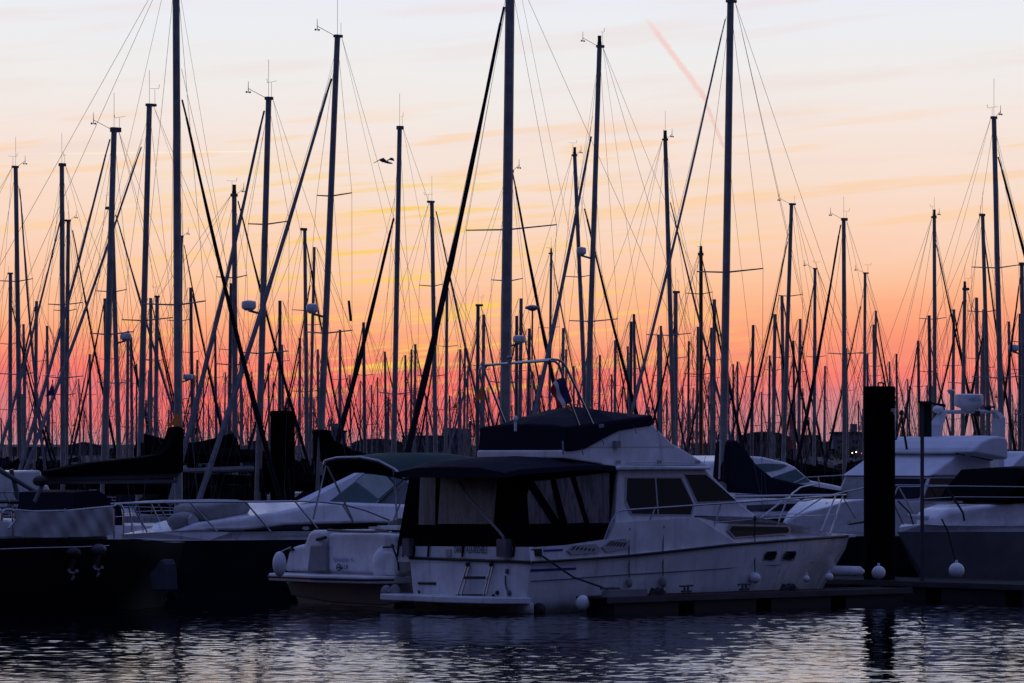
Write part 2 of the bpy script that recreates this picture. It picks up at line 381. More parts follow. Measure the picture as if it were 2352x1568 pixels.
# ================================================================== main yacht
def main_yacht():
    L, B = 11.3, 3.8
    fr = Frame(1221-3.8*.669/(85*K), 82.5+3.8*.743, B)        # left corner guess, refined so the near stern corner sits at (1221,1410)
    c = P(1221, 1410, 82.5); c.z = 0; fr.O = c-N*(B/2)
    root = thing('motor_yacht', fr.W(L/2, 0, 0), 'white flybridge motor yacht in the middle, black cockpit tent and navy flybridge cover', 'motor yacht')
    half = hullfn(L, B, 1, .42, 1.1, 1.25, 2.2)
    dk = lambda u, z: half(u, 1.25)
    sheer = interp([(fr.sol(x, y, dk)[0], fr.sol(x, y, dk)[2]) for x, y in [(1225, 1291), (1387, 1281), (1523, 1268), (1692, 1249), (1828, 1239), (1905, 1234)]])
    hull_mesh(fr, L, half, sheer, 1, 1.1, 1.25).build('hull', 'white', root, True)
    # rubbing strake, follows the sheer, then across the transom
    hb = MB(); pts = [fr.W(L*t, dk(L*t, 0)+.02, sheer(L*t)) for t in [0, .1, .2, .3, .4, .5, .6, .7, .8, .87, .93, .97]]
    hb.path(pts, .03, 6); hb.path([fr.W(-.02, -1.85, sheer(0)+.02), fr.W(-.02, 1.88, sheer(0))], .035, 6); hb.path([fr.W(u, -dk(u, 0)-.02, sheer(u)) for u in (0, 3, 6, 9)], .03)
    hb.build('rubbing_strake', 'rubber', root)
    ins = lambda d: (lambda u, z: max(.03, half(u, 1.25)-d))
    # side deck moulding up to the fore deck
    fr.slab([(1224, 1290), (1387, 1280), (1523, 1267), (1692, 1248), (1828, 1238), (1905, 1233), (1951, 1233), (1950, 1228), (1896, 1222), (1862, 1210), (1811, 1203), (1743, 1188), (1600, 1188), (1415, 1200), (1398, 1238), (1300, 1252), (1222, 1257)], ins(.07)).build('deck_moulding', 'white', root)
    bevel(fr.slab([(1413, 1205), (1419, 1078), (1621, 1077), (1694, 1150), (1745, 1190), (1745, 1200)], lambda u, z: min(1.62, half(u, 1.25)-.22)-.06*(z-1.9)).build('cabin', 'white', root), .03)
    cab = lambda u, z: min(1.62, half(u, 1.25)-.22)-.06*(z-1.9)
    # flybridge: brow, coaming
    fly = lambda u, z: 1.68
    bevel(fr.slab([(1405, 1079), (1405, 1072), (1440, 1069), (1633, 1072), (1635, 1078)], fly).build('cabin_brow', 'white', root), .02)
    cw = lambda u, z: 1.34-.05*(z-2.9)
    bevel(fr.slab([(1292, 1052), (1292, 1034), (1330, 1028), (1390, 1000), (1424, 985), (1499, 974), (1545, 1019), (1566, 1030), (1630, 1070), (1410, 1070)], cw).build('flybridge_coaming', 'white', root), .03)
    hb = MB(); hb.path([fr.S(x, y, 1.40) for x, y in [(1440, 1062), (1514, 1061), (1604, 1062)]], .018)
    for x in (1420, 1514, 1602): hb.box(fr.S(x, 1061, 1.40), .1, .05, .07, A, N)
    hb.build('grab_rail', 'steel', root)
    fr.panel([(1345, 1026), (1548, 1025), (1548, 1027), (1345, 1028)], cw, .01).build('pinstripe', 'frame', root)
    hb = MB(); hb.box(fr.S(1417, 1020, 1.38), .14, .1, .14, A, N); hb.build('deck_lamp', 'lumpgrey', root)
    # navy cover over the flybridge
    side = [(1302, 979), (1344, 975), (1380, 971), (1415, 966), (1460, 959), (1501, 953)]
    low = [(1300, 1037), (1318, 1036), (1345, 1031), (1393, 1005), (1424, 989), (1501, 977)]
    cr = [(1205, 974), (1262, 955), (1310, 946), (1372, 933), (1403, 944), (1440, 950)]
    cv = lambda u, z: 1.38-.04*(z-3); mb = MB(); rings = []
    for (sx, sy), (lx, ly), (cx, cy) in zip(side, low, cr):
        us, vs_, zs = fr.sol(sx, sy, cv); ul, vl, zl = fr.sol(lx, ly, cv); zc = fr.sol(cx, cy, 0)[2]
        rings.append([fr.W(ul, vl, zl), fr.W(us, vs_, zs), fr.W(us, .75, zs+(zc-zs)*.75), fr.W(us, 0, zc), fr.W(us, -.75, zs+(zc-zs)*.75), fr.W(us, -vs_, zs), fr.W(ul, -vl, zl)])
    mb.loft(rings, True); bevel(mb.build('flybridge_cover', 'navy', root), .05, 3)
    hb = MB()
    for x, y in [(1292, 1012)]: hb.tube(fr.S(x, y, 1.42), fr.S(x+2, y+32, 1.42), .02)
    hb.build('cover_pole', 'faint', root)
    for x, y in [(1336, 1030), (1383, 1008), (1458, 982), (1507, 978)]: MB().tube(fr.S(x, y, 1.41), fr.S(x+4, y+14, 1.41), .012).build('cover_strap', 'faint', root)
    fr.panel([(1374, 974), (1386, 973), (1386, 981), (1375, 983)], cv, .01, .02).build('cover_patch', 'faint', root)
    # tubular arch: near hoop and far hoop tied along the top
    a1 = [fr.S(x, y, 1.3) for x, y in [(1330, 978), (1310, 925), (1292, 862), (1284, 838), (1275, 830), (1262, 828)]]
    a2 = [fr.S(x, y, 1.3) for x, y in [(1362, 975), (1330, 905), (1300, 842), (1292, 831), (1281, 826), (1268, 825)]]
    b1 = [fr.S(x, y, -1.3) for x, y in [(1136, 988), (1118, 920), (1102, 860), (1102, 848), (1107, 841), (1117, 838)]]
    b2 = [fr.S(x, y, -1.3) for x, y in [(1165, 984), (1136, 910), (1116, 860), (1113, 848), (1117, 840), (1125, 838)]]
    h_ = MB(); h_.path(a1+[b1[-1]]+b1[::-1][1:], .026, 8); h_.path(a2+[b2[-1]]+b2[::-1][1:], .026, 8); h_.build('radar_arch', 'steel', root, True)
    def atop(x, y): return fr.S(x, y, 0)
    h_ = MB(); p = atop(1222, 833); q = atop(1223, 708); h_.tube(p, q, .018); h_.lathe(q, [(.02, -.06), (.16, 0), (.15, .035), (.04, .07)]); h_.build('satellite_aerial', 'aludark', root, True)
    h_ = MB(); h_.tube(atop(1170, 836), atop(1170, 826), .04); h_.lathe(atop(1171, 824), [(.03, 0), (.07, .03), (.03, .07)]); h_.tube(atop(1108, 838), atop(1112, 822), .05, .02); h_.build('nav_lamp', 'grey', root)
    h_ = MB(); h_.tube(atop(1184, 990), atop(1184, 965), .03); h_.ell(atop(1184, 962), .05, .05, .07); h_.build('stern_lamp', 'fender', root)
    # cabin windows: frames proud of the wall, glass proud of the frame, centre bar
    def win(pts, bar=None, grow=4):
        cx = sum(p[0] for p in pts)/len(pts); cy = sum(p[1] for p in pts)/len(pts)
        big = [(x+(grow if x > cx else -grow), y+(grow if y > cy else -grow)) for x, y in pts]
        f_ = fr.panel(big, cab, .05, .015).build('window', 'frame', root); fr.panel(pts, cab, .05, .022).build('pane', 'glass', f_)
        if bar: fr.panel(bar, cab, .04, .032).build('window_bar', 'frame', f_)
    win([(1440, 1098), (1562, 1098), (1590, 1156), (1585, 1181), (1451, 1179), (1438, 1149)], [(1502, 1098), (1505, 1098), (1511, 1180), (1508, 1180)])
    win([(1573, 1090), (1621, 1090), (1689, 1149), (1601, 1152)], None, 3)
    fr.panel([(1595, 1184), (1740, 1188), (1740, 1190), (1595, 1187)], cab, .02, .01).build('trim_line', 'rubber', root)
    i7 = ins(.07)
    f_ = fr.panel([(1677, 1203), (1811, 1206), (1816, 1217), (1812, 1226), (1687, 1236), (1671, 1219)], i7, .03, .01).build('window', 'frame', root)
    fr.panel([(1681, 1208), (1807, 1210), (1812, 1217), (1809, 1223), (1690, 1232), (1676, 1218)], i7, .03, .02).build('pane', 'smoked', f_)
    hs = lambda u, z: half(u, z)
    for x0 in (1753, 1797):
        pts = [(x0, 1284), (x0+3, 1274), (x0+9, 1267), (x0+28, 1266), (x0+30, 1272), (x0+25, 1283), (x0+18, 1286)]
        f_ = fr.panel([(x+(-2 if x < x0+15 else 2), y+(-2 if y < 1276 else 2)) for x, y in pts], hs, .03, .015).build('porthole', 'frame', root); fr.panel(pts, hs, .03, .022).build('pane', 'glass', f_)
    # engine room air vents
    for pts in ([(1300, 1264), (1312, 1252), (1366, 1249), (1378, 1260), (1374, 1268), (1312, 1274)], [(1380, 1256), (1400, 1240), (1434, 1236), (1446, 1246), (1440, 1258), (1392, 1268)]):
        f_ = fr.panel(pts, i7, .03, .03).build('air_vent', 'frame', root); sl = MB()
        for k in range(6):
            t = .1+.13*k; a_ = Vector(pts[0])*(1-t)+Vector(pts[-2])*t; b_ = Vector(pts[1])*(1-t)+Vector(pts[3])*t
            a2_ = a_+(b_-a_)*.2; b2_ = a_+(b_-a_)*.86; sl = fr.panel([(a2_.x, a2_.y), (b2_.x, b2_.y), (b2_.x+4, b2_.y), (a2_.x+4, a2_.y)], i7, .02, .036, sl)
        sl.build('vent_slot', 'rubber', f_)
    fr.panel([(1218, 1261), (1243, 1260), (1244, 1276), (1220, 1277)], i7, .02, .02).build('fairlead', 'rubber', root)
    fr.panel([(1248, 1262), (1292, 1260), (1292, 1265), (1248, 1267)], i7, .01, .01).build('blue_stripe', 'blue', root)
    fr.panel([(1218, 1307), (1323, 1303), (1323, 1308), (1218, 1313)], hs, .015, .01).build('blue_stripe', 'blue', root)
    mbx = MB(); xs = [(1220, 1334), (1300, 1329), (1387, 1322), (1520, 1314), (1660, 1305), (1780, 1297), (1870, 1290)]
    mbx.path([fr.S(x, y, hs)+N*.012 for x, y in xs], .012, 4); mbx.build('spray_rail', 'faint', root)
    # bow pulpit and rails
    rl = lambda u, z: max(.02, half(u, 1.25)-.1)
    def mir(p):
        r = p-fr.O; vv = r.dot(N); return p-N*2*vv
    top = [fr.S(x, y, rl) for x, y in [(1387, 1240), (1402, 1200), (1414, 1178), (1422, 1173), (1438, 1171), (1540, 1164), (1640, 1157), (1760, 1149), (1860, 1142), (1930, 1137)]]
    pt = fr.S(1943, 1136, 0)
    h_ = MB(); h_.path(top+[pt], .022, 6); h_.path([mir(p) for p in top[3:]]+[pt], .022, 6)
    mid = [fr.S(x, y, rl) for x, y in [(1407, 1217), (1550, 1207), (1726, 1193), (1850, 1185), (1929, 1181)]]; h_.path(mid, .012); h_.path([mir(p) for p in mid[1:]], .012); h_.build('guard_rail', 'steel', root, True)
    for a_, b_ in [((1504, 1166), (1468, 1262)), ((1658, 1156), (1626, 1246)), ((1809, 1146), (1775, 1231)), ((1919, 1139), (1885, 1222)), ((1936, 1137), (1906, 1226))]:
        p, q = fr.S(*a_, rl), fr.S(*b_, rl); MB().tube(p, q, .02).build('stanchion', 'steel', root); MB().tube(mir(p), mir(q), .02).build('stanchion', 'steel', root)
    h_ = MB(); h_.box(fr.S(1922, 1230, 0), .75, .45, .06, A, N); h_.tube(fr.S(1880, 1226, 0), fr.S(1949, 1231, 0), .05); h_.build('bow_platform', 'white', root)
    # transom: bathing platform, ladder, handles
    pl = MB(); pv = [fr.E(x, y, 0) for x, y in [(866, 1371), (1221, 1376)]]
    z1, z0 = .33, .2
    pl.loft([[fr.W(-.75, -1.95, z), fr.W(-.85, 0, z), fr.W(-.6, 1.35, z), fr.W(0, 1.9, z), fr.W(0, -1.95, z)] for z in (z0, z1)]); bevel(pl.build('bathing_platform', 'white', root), .02)
    bevel(fr.epanel([(1130, 1384), (1219, 1384), (1221, 1410), (1178, 1408)], -.01, .1, .02).build('platform_bracket', 'white', root), .02)
    u_ = -.1
    for q4 in ([((1074, 1296), (1051, 1366)), ((1079, 1298), (1060, 1366))], [((1128, 1296), (1111, 1366)), ((1133, 1298), (1117, 1366))]):
        for (x0, y0), (x1, y1) in q4: MB().tube(fr.E(x0, y0, u_+.05), fr.E(x1, y1, u_-.05), .018).build('ladder_rail', 'steel', root)
    h_ = MB()
    for y, xa, xb in ((1325, 1066, 1114), (1328, 1066, 1114), (1366, 1048, 1115), (1371, 1053, 1117)): h_.tube(fr.E(xa, y, u_-.03), fr.E(xb, y, u_-.03), .02)
    h_.build('ladder_step', 'rubber', root)
    h_ = MB()
    for x in (1074, 1128): h_.ell(fr.E(x, 1296, -.06), .05, .05, .05, 8, 6)
    for x, y, r in ((1133, 1368, .035), (1142, 1361, .045)): h_.ell(fr.E(x, y, -.02), r, r, r, 8, 6)
    h_.build('rubber_stop', 'rubber', root)
    h_ = MB(); h_.path([fr.E(x, y, -.05) for x, y in [(1161, 1322), (1161, 1340), (1164, 1353), (1169, 1362)]], .02); h_.ell(fr.E(1165, 1312, -.02), .05, .05, .06, 8, 6); h_.ell(fr.E(1169, 1362, -.03), .05, .05, .06, 8, 6); h_.build('grab_handle', 'aludark', root)
    fr.epanel([(961, 1337), (1002, 1337), (1002, 1343), (961, 1342)], 0, .03, .02).build('drain_slot', 'rubber', root)
    h_ = MB(); h_.path([fr.E(x, y, -.03) for x, y in [(961, 1356), (963, 1362), (961, 1370)]], .02); h_.build('drain_plug', 'rubber', root)
    # raised transom top, name lettering under the tent hem
    bevel(fr.slab([(1221, 1292), (1221, 1257), (1224, 1257), (1224, 1292)], 1.78).build('transom_top', 'white', root), .01) if 0 else None
    fr.epanel([(915, 1290), (918, 1254), (1216, 1256), (1221, 1291)], .0, .12, .015).build('transom_top', 'white', root)
    o_ = fr.E(1044, 1269, -.03); text('boat_name', 'DANNY  A LA ROCHELLE', 'ink', root, o_, fr.E(1132, 1270, -.03)-o_, UP, .20, .45)
    o_ = fr.S(1412, 1214, cab)+N*.02; text('model_number', '10 USA', 'ink', root, o_, A, UP, .07)
    h_ = MB(); h_.box(fr.E(1031, 1269, -.03), .05, .16, .14, A, N); h_.build('socket_cover', 'frame', root)
    # black cockpit tent: rear wall, side wall, roof
    T_ = fr; ur = .05
    body = MB()
    vn = 1.72
    def rw(x, y, u): return fr.E(x, y, u)
    # four corners low and high
    lo = [rw(912, 1257, ur), fr.W(ur, vn+.04, rw(1190, 1257, ur).z), fr.S(1396, 1250, vn+.04), fr.W(fr.sol(1396, 1250, vn)[0], -vn, 1.3)]
    um = fr.sol(1415, 1076, vn-.1)[0]; uh = ur+.30
    hi_ = [rw(943, 1078, uh), fr.W(uh, vn-.12, fr.E(1170, 1080, uh).z), fr.S(1415, 1076, vn-.1), fr.W(um, -vn+.1, 2.9)]
    body.loft([lo, hi_]); body.build('cockpit_tent', 'canvas', root)
    rf = MB(); rings = []
    for x, y, yc in [(1160, 1086, 1072), (1190, 1078, 1057), (1250, 1074, 1049), (1313, 1070, 1047), (1370, 1068, 1054), (1414, 1070, 1062)]:
        u, v_, z = fr.sol(x, y, vn); zc = fr.sol(x, yc, vn*.5)[2]
        rings.append([fr.W(u, vn+.03, z-.1), fr.W(u, vn, z), fr.W(u, vn*.55, z+(zc-z)*.85), fr.W(u, 0, zc), fr.W(u, -vn*.55, z+(zc-z)*.85), fr.W(u, -vn, z), fr.W(u, -vn-.03, z-.1)])
    tent = rf.loft(rings).build('tent_roof', 'navy', root, True)
    # windows in the tent: rear wall slopes from lo to hi_
    def rear(x, y):
        t = max(0, min(1, (1257-y)/(1257-1078))); return fr.E(x, y, ur+.30*t)
    def rpan(pts, name, m, o=.03):
        p = [rear(*q)-A*o for q in pts]; MB().plate(p, A*.01).build(name, m, root)
    rpan([(968, 1091), (1003, 1091), (1002, 1205), (963, 1205)], 'tent_window', 'plastic'); rpan([(1015, 1088), (1146, 1091), (1136, 1203), (1008, 1203)], 'tent_window', 'plastic')
    sv = lambda u, z: vn+.04-.14*max(0, min(1, (z-1.3)/1.6))
    def span(pts, name, m, o=.02): fr.panel(pts, sv, .01, o).build(name, m, root)
    span([(1220, 1105), (1262, 1102), (1283, 1202), (1214, 1203), (1210, 1135)], 'tent_window', 'plastic')
    span([(1275, 1100), (1308, 1096), (1340, 1200), (1302, 1202)], 'tent_window', 'plastic'); span([(1320, 1094), (1398, 1085), (1398, 1201), (1352, 1201)], 'tent_window', 'plastic')
    span([(1206, 1110), (1224, 1104), (1288, 1205), (1268, 1205)], 'tent_strap', 'canvas', .03)
    for x in (914, 926, 938, 951, 984, 1063, 1148, 1158, 1180): MB().path([fr.E(x+(2 if x < 920 else 0), 1252, -.04), fr.E(x, 1262, -.05), fr.E(x-2, 1278, -.04)], .022, 5).build('hem_strap', 'canvas', root)
    # outboard bracket with stowed boathook
    h_ = MB(); h_.path([fr.E(x, y, -.12) for x, y in [(1056, 1117), (1080, 1147), (1148, 1222), (1157, 1234), (1157, 1250)]], .03); h_.tube(fr.E(1052, 1109, -.12), fr.E(1064, 1124, -.12), .07, .05); h_.build('davit_arm', 'alu', root)
    h_ = MB(); h_.box(fr.E(1158, 1258, -.12), .16, .30, .36, A, N); h_.build('bracket', 'aludark', root)
    h_ = MB(); h_.box(fr.E(937, 1256, -.1), .14, .22, .36, A, N); h_.build('bracket', 'aludark', root)
    h_ = MB(); h_.lathe(fr.S(1233, 1400, hs)+N*.02, [(.0, 0), (.14, .02), (.13, .1), (.0, .14)], 12, A, UP); h_.build('exhaust_outlet', 'rubber', root)
    # ensign on its own staff
    f_ = MB(); rr = []
    for i in range(9):
        t = i/8; wv = .025*math.sin(i*1.1); rr.append([fr.S(1292+t*18, 866+t*56, 1.5)+N*.04, fr.S(1276+t*22, 872+t*58, 1.5)+N*(wv), fr.S(1270+t*20, 880+t*58, 1.5)+N*(wv*1.3), fr.S(1264+t*18, 893+t*45, 1.5)+N*(-wv)])
    root2 = thing('ensign_flag', rr[0][0], 'limp red, white and blue striped flag hanging from the tubular arch', 'flag')
    for k, (nm, m) in enumerate([('blue_stripe', 'flagblue'), ('white_stripe', 'flagwhite'), ('red_stripe', 'red')]):
        q = MB(); q.loft([[r[k], r[k+1], r[k+1]+N*.012, r[k]+N*.012] for r in rr]); q.build(nm, m, root2, True)
    q = MB(); q.loft([[fr.S(1297+i*4, 930+i*4, 1.5), fr.S(1306+i*4, 930+i*6, 1.5), fr.S(1306+i*4, 930+i*6, 1.5)+N*.01, fr.S(1297+i*4, 930+i*4, 1.5)+N*.01] for i in range(4)])
    topthing(q, 'pennant', 'orange', 'small orange rag of a pennant under the striped flag on the arch', 'pennant')
    return fr, half, rl
YF, YH, YRL = main_yacht()
# ================================================================== pontoons and piles
def pontoon(name, p0, d, ln, nrm, wd, z, label, part=True):
    root = thing(name, p0, label, 'pontoon')
    p0 = Vector(p0); a = d.normalized()
    nseg = max(1, round(ln/2.4)); mb = MB()
    npl = int(ln/.14)
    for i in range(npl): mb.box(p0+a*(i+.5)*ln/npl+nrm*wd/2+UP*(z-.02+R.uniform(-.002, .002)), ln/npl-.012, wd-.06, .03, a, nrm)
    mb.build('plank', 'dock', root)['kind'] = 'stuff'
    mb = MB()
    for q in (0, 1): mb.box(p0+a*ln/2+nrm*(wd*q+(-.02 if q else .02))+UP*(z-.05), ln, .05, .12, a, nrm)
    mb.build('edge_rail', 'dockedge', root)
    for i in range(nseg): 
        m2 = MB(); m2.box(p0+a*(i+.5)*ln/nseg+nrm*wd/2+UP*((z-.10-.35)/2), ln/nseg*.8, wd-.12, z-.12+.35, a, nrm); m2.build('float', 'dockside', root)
    return root
fp = YF.W(.9, 1.9+.35, 0)
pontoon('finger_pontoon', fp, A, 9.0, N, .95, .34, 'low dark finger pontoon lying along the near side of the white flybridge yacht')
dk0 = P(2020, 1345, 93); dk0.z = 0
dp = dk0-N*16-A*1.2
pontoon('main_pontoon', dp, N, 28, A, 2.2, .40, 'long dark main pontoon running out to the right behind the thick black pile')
def pile(x, yt, Yd, r, label, worn=False):
    b = P(x, 1000, Yd); b.z = -1.5; zt = CZ+(HY-yt)*Yd*K
    root = thing('mooring_pile', (b.x, b.y, 0), label, 'pile')
    m = MB(); m.lathe(b, [(r, 0), (r, zt+1.35), (r*1.02, zt+1.36), (r*1.02, zt+1.46), (r*.97, zt+1.5)], 28); m.build('shaft', 'pile', root, True)
    if worn:
        h_ = MB(); top_ = Vector((b.x, b.y, zt)); h_.path([top_+Vector((-.03, 0, 0)), top_+Vector((-.03, 0, .08)), top_+Vector((.09, 0, .08)), top_+Vector((.09, 0, 0))], .02); h_.build('lifting_eye', 'rubber', root)
        h_ = MB()
        def arc(a0, a1, y0, y1):
            zz0, zz1 = CZ+(HY-y1)*Yd*K, CZ+(HY-y0)*Yd*K
            h_.loft([[b+Vector((math.cos(t)*(r+e), math.sin(t)*(r+e), z+1.5)) for e, z in ((.003, zz0), (.012, zz0), (.012, zz1), (.003, zz1))] for t in [math.radians(a0+(a1-a0)*i/5) for i in range(6)]])
        arc(-50, -12, 938, 946); arc(-35, -14, 946, 953); arc(-24, -8, 953, 985); arc(-18, -6, 985, 1008); h_.build('flaked_patch', 'pileworn', root)
    return root
pile(2020, 887, 92.4, .355, 'thick black mooring pile right of the flybridge yacht, paint flaked off one edge', True)
pile(649, 943, 112, .335, 'black mooring pile on the left, lower and thinner than the other', False)
# lamp / service post right of the pile
def post():
    Yd = 91.5; b = P(2118, 1330, Yd); b.z = .4
    r_ = thing('service_post', b, 'slim grey post with a dark box panel near its top, right of the thick pile', 'post')
    m = MB(); m.box((b.x, b.y, (b.z+P(0, 922, Yd).z)/2), .08, .08, P(0, 922, Yd).z-b.z); m.build('pole', 'darkgrey', r_)
    m = MB(); q = P(2125, 962, Yd+.1); m.box(q, .28, .12, .80); m.build('box_panel', 'rubber', r_)
    m = MB(); q = P(2113, 962, Yd+.08); m.box(q, .05, .14, .80); m.build('panel_edge', 'wood', r_)
    m = MB(); m.loft([[P(2108, 920, Yd)+Vector((0, e, 0)), P(2171, 928, Yd)+Vector((0, e, 0)), P(2171, 935, Yd)+Vector((0, e, 0)), P(2150, 930, Yd)+Vector((0, e, 0)), P(2108, 925, Yd)+Vector((0, e, 0))] for e in (-.12, .12)]); m.build('arm', 'rubber', r_)
post()
# fenders, cleats, ropes
def ball(x, y, rpx, Yd, label):
    c = P(x, y, Yd); r = rpx*Yd*K; m = MB(); m.ell(c, r, r, r, 20, 14); m.lathe(c+UP*r*.92, [(.03, 0), (.03, .07)], 8)
    topthing(m, 'ball_fender', 'fender', label, 'fender', None, True)
ball(2018, 1315, 16, 89.9, 'round white fender on the pontoon in front of the thick pile')
ball(2197, 1310, 18, 89.0, 'largest round white fender, on the pontoon at the far right')
ball(1904, 1325, 10, 88.5, 'small round white fender just right of the yacht bow, above the pontoon')
ball(1852, 1329, 8, 87.9, 'smallest white ball fender, half hidden left of the small bow fender')
m = MB(); a_, b_ = P(1882, 1310, 91), P(1975, 1312, 91.4); d_ = (b_-a_).normalized()
m.tube(a_, b_, .115, .115, 14); m.tube(a_, a_-d_*.1, .115, .04, 14); m.tube(b_, b_+d_*.1, .115, .04, 14)
topthing(m, 'long_fender', 'fender', 'long white sausage fender lying left of the thick pile', 'fender', None, True)
def hangf(x, yt, yb, rpx, off=.10, long_=False, cut=0):
    q = YF.S(x, yb, lambda u, z: YH(u, z)+off); r = rpx*q.y*K; t = YF.S(x, yt, YRL)
    root = thing('hanging_fender', q-UP*r, '%s hung from the yacht rail' % cut, 'fender')
    m = MB(); m.ell(q, r, r, r*(1.5 if long_ else 1), 14, 10); m.build('body', 'lumpgrey' if long_ else 'fender', root, True)
    m = MB(); m.tube(q+UP*r*.9, t, .012, .012, 5); m.ell(t, .04, .04, .06, 6, 5); m.build('lanyard', 'rope', root)
hangf(1734, 1190, 1327, 13, cut='white ball fender below the two portholes,')
hangf(1523, 1210, 1336, 9, .1, True, cut='second small fender from the stern,')
hangf(1445, 1215, 1338, 8, .1, True, cut='leftmost small fender')
def cleat(pos, label):
    m = MB(); 
    m.box(pos+UP*.03, .22, .10, .04, A, N); m.tube(pos+UP*.03-A*.05, pos+UP*.14-A*.05, .025); m.tube(pos+UP*.03+A*.05, pos+UP*.14+A*.05, .025); m.tube(pos+UP*.14-A*.19, pos+UP*.15+A*.19, .022, .022, 6)
    topthing(m, 'cleat', 'dockedge', label, 'cleat')
c1 = fp+A*.75+N*.12+UP*.35
cleat(c1, 'mooring cleat at the near end of the finger pontoon, with a taut rope'); cleat(fp+A*3.0+N*.12+UP*.35, 'mooring cleat in the middle of the finger pontoon'); cleat(fp+A*4.7+N*.12+UP*.35, 'mooring cleat farther along the finger pontoon, below the vent')
m = MB(); p0 = YF.S(1240, 1273, 1.86); m.path([p0, p0+(c1-p0)*.5-UP*.05, c1+UP*.13], .022, 6); m.path([c1+UP*.12, c1+UP*.13+A*.3, c1+UP*.05+A*.5], .03, 6)
topthing(m, 'mooring_rope', 'rope', 'dark mooring rope from the yacht stern quarter down to the first cleat', 'rope')
def coil(pos, r, label):
    m = MB()
    for k in range(5):
        rr = r*(1-.08*k); m.path([pos+A*math.cos(t)*rr+N*math.sin(t)*rr*.7+UP*(.02+.022*k+.02*math.sin(3*t+k)) for t in [2*PI*i/14 for i in range(15)]], .018, 5)
    topthing(m, 'rope_coil', 'rope', label, 'rope')
coil(fp+A*1.9+N*.4+UP*.35, .2, 'dark rope coil lying left on the finger pontoon'); coil(fp+A*5.8+N*.35+UP*.35, .22, 'dark rope coil at the far half of the finger pontoon')
m = MB(); m.ell(fp-A*.05+N*.25+UP*.22, .16, .13, .16, 14, 10, A, N); topthing(m, 'pontoon_bumper', 'fender', 'pale rounded bumper on the near tip of the finger pontoon', 'bumper', None, True)
m = MB(); m.box(fp+A*.6+N*.8+UP*.42, 1.1, .16, .14, A, N); topthing(m, 'dock_step', 'grey', 'short grey plastic step at the near end of the finger pontoon', 'step')
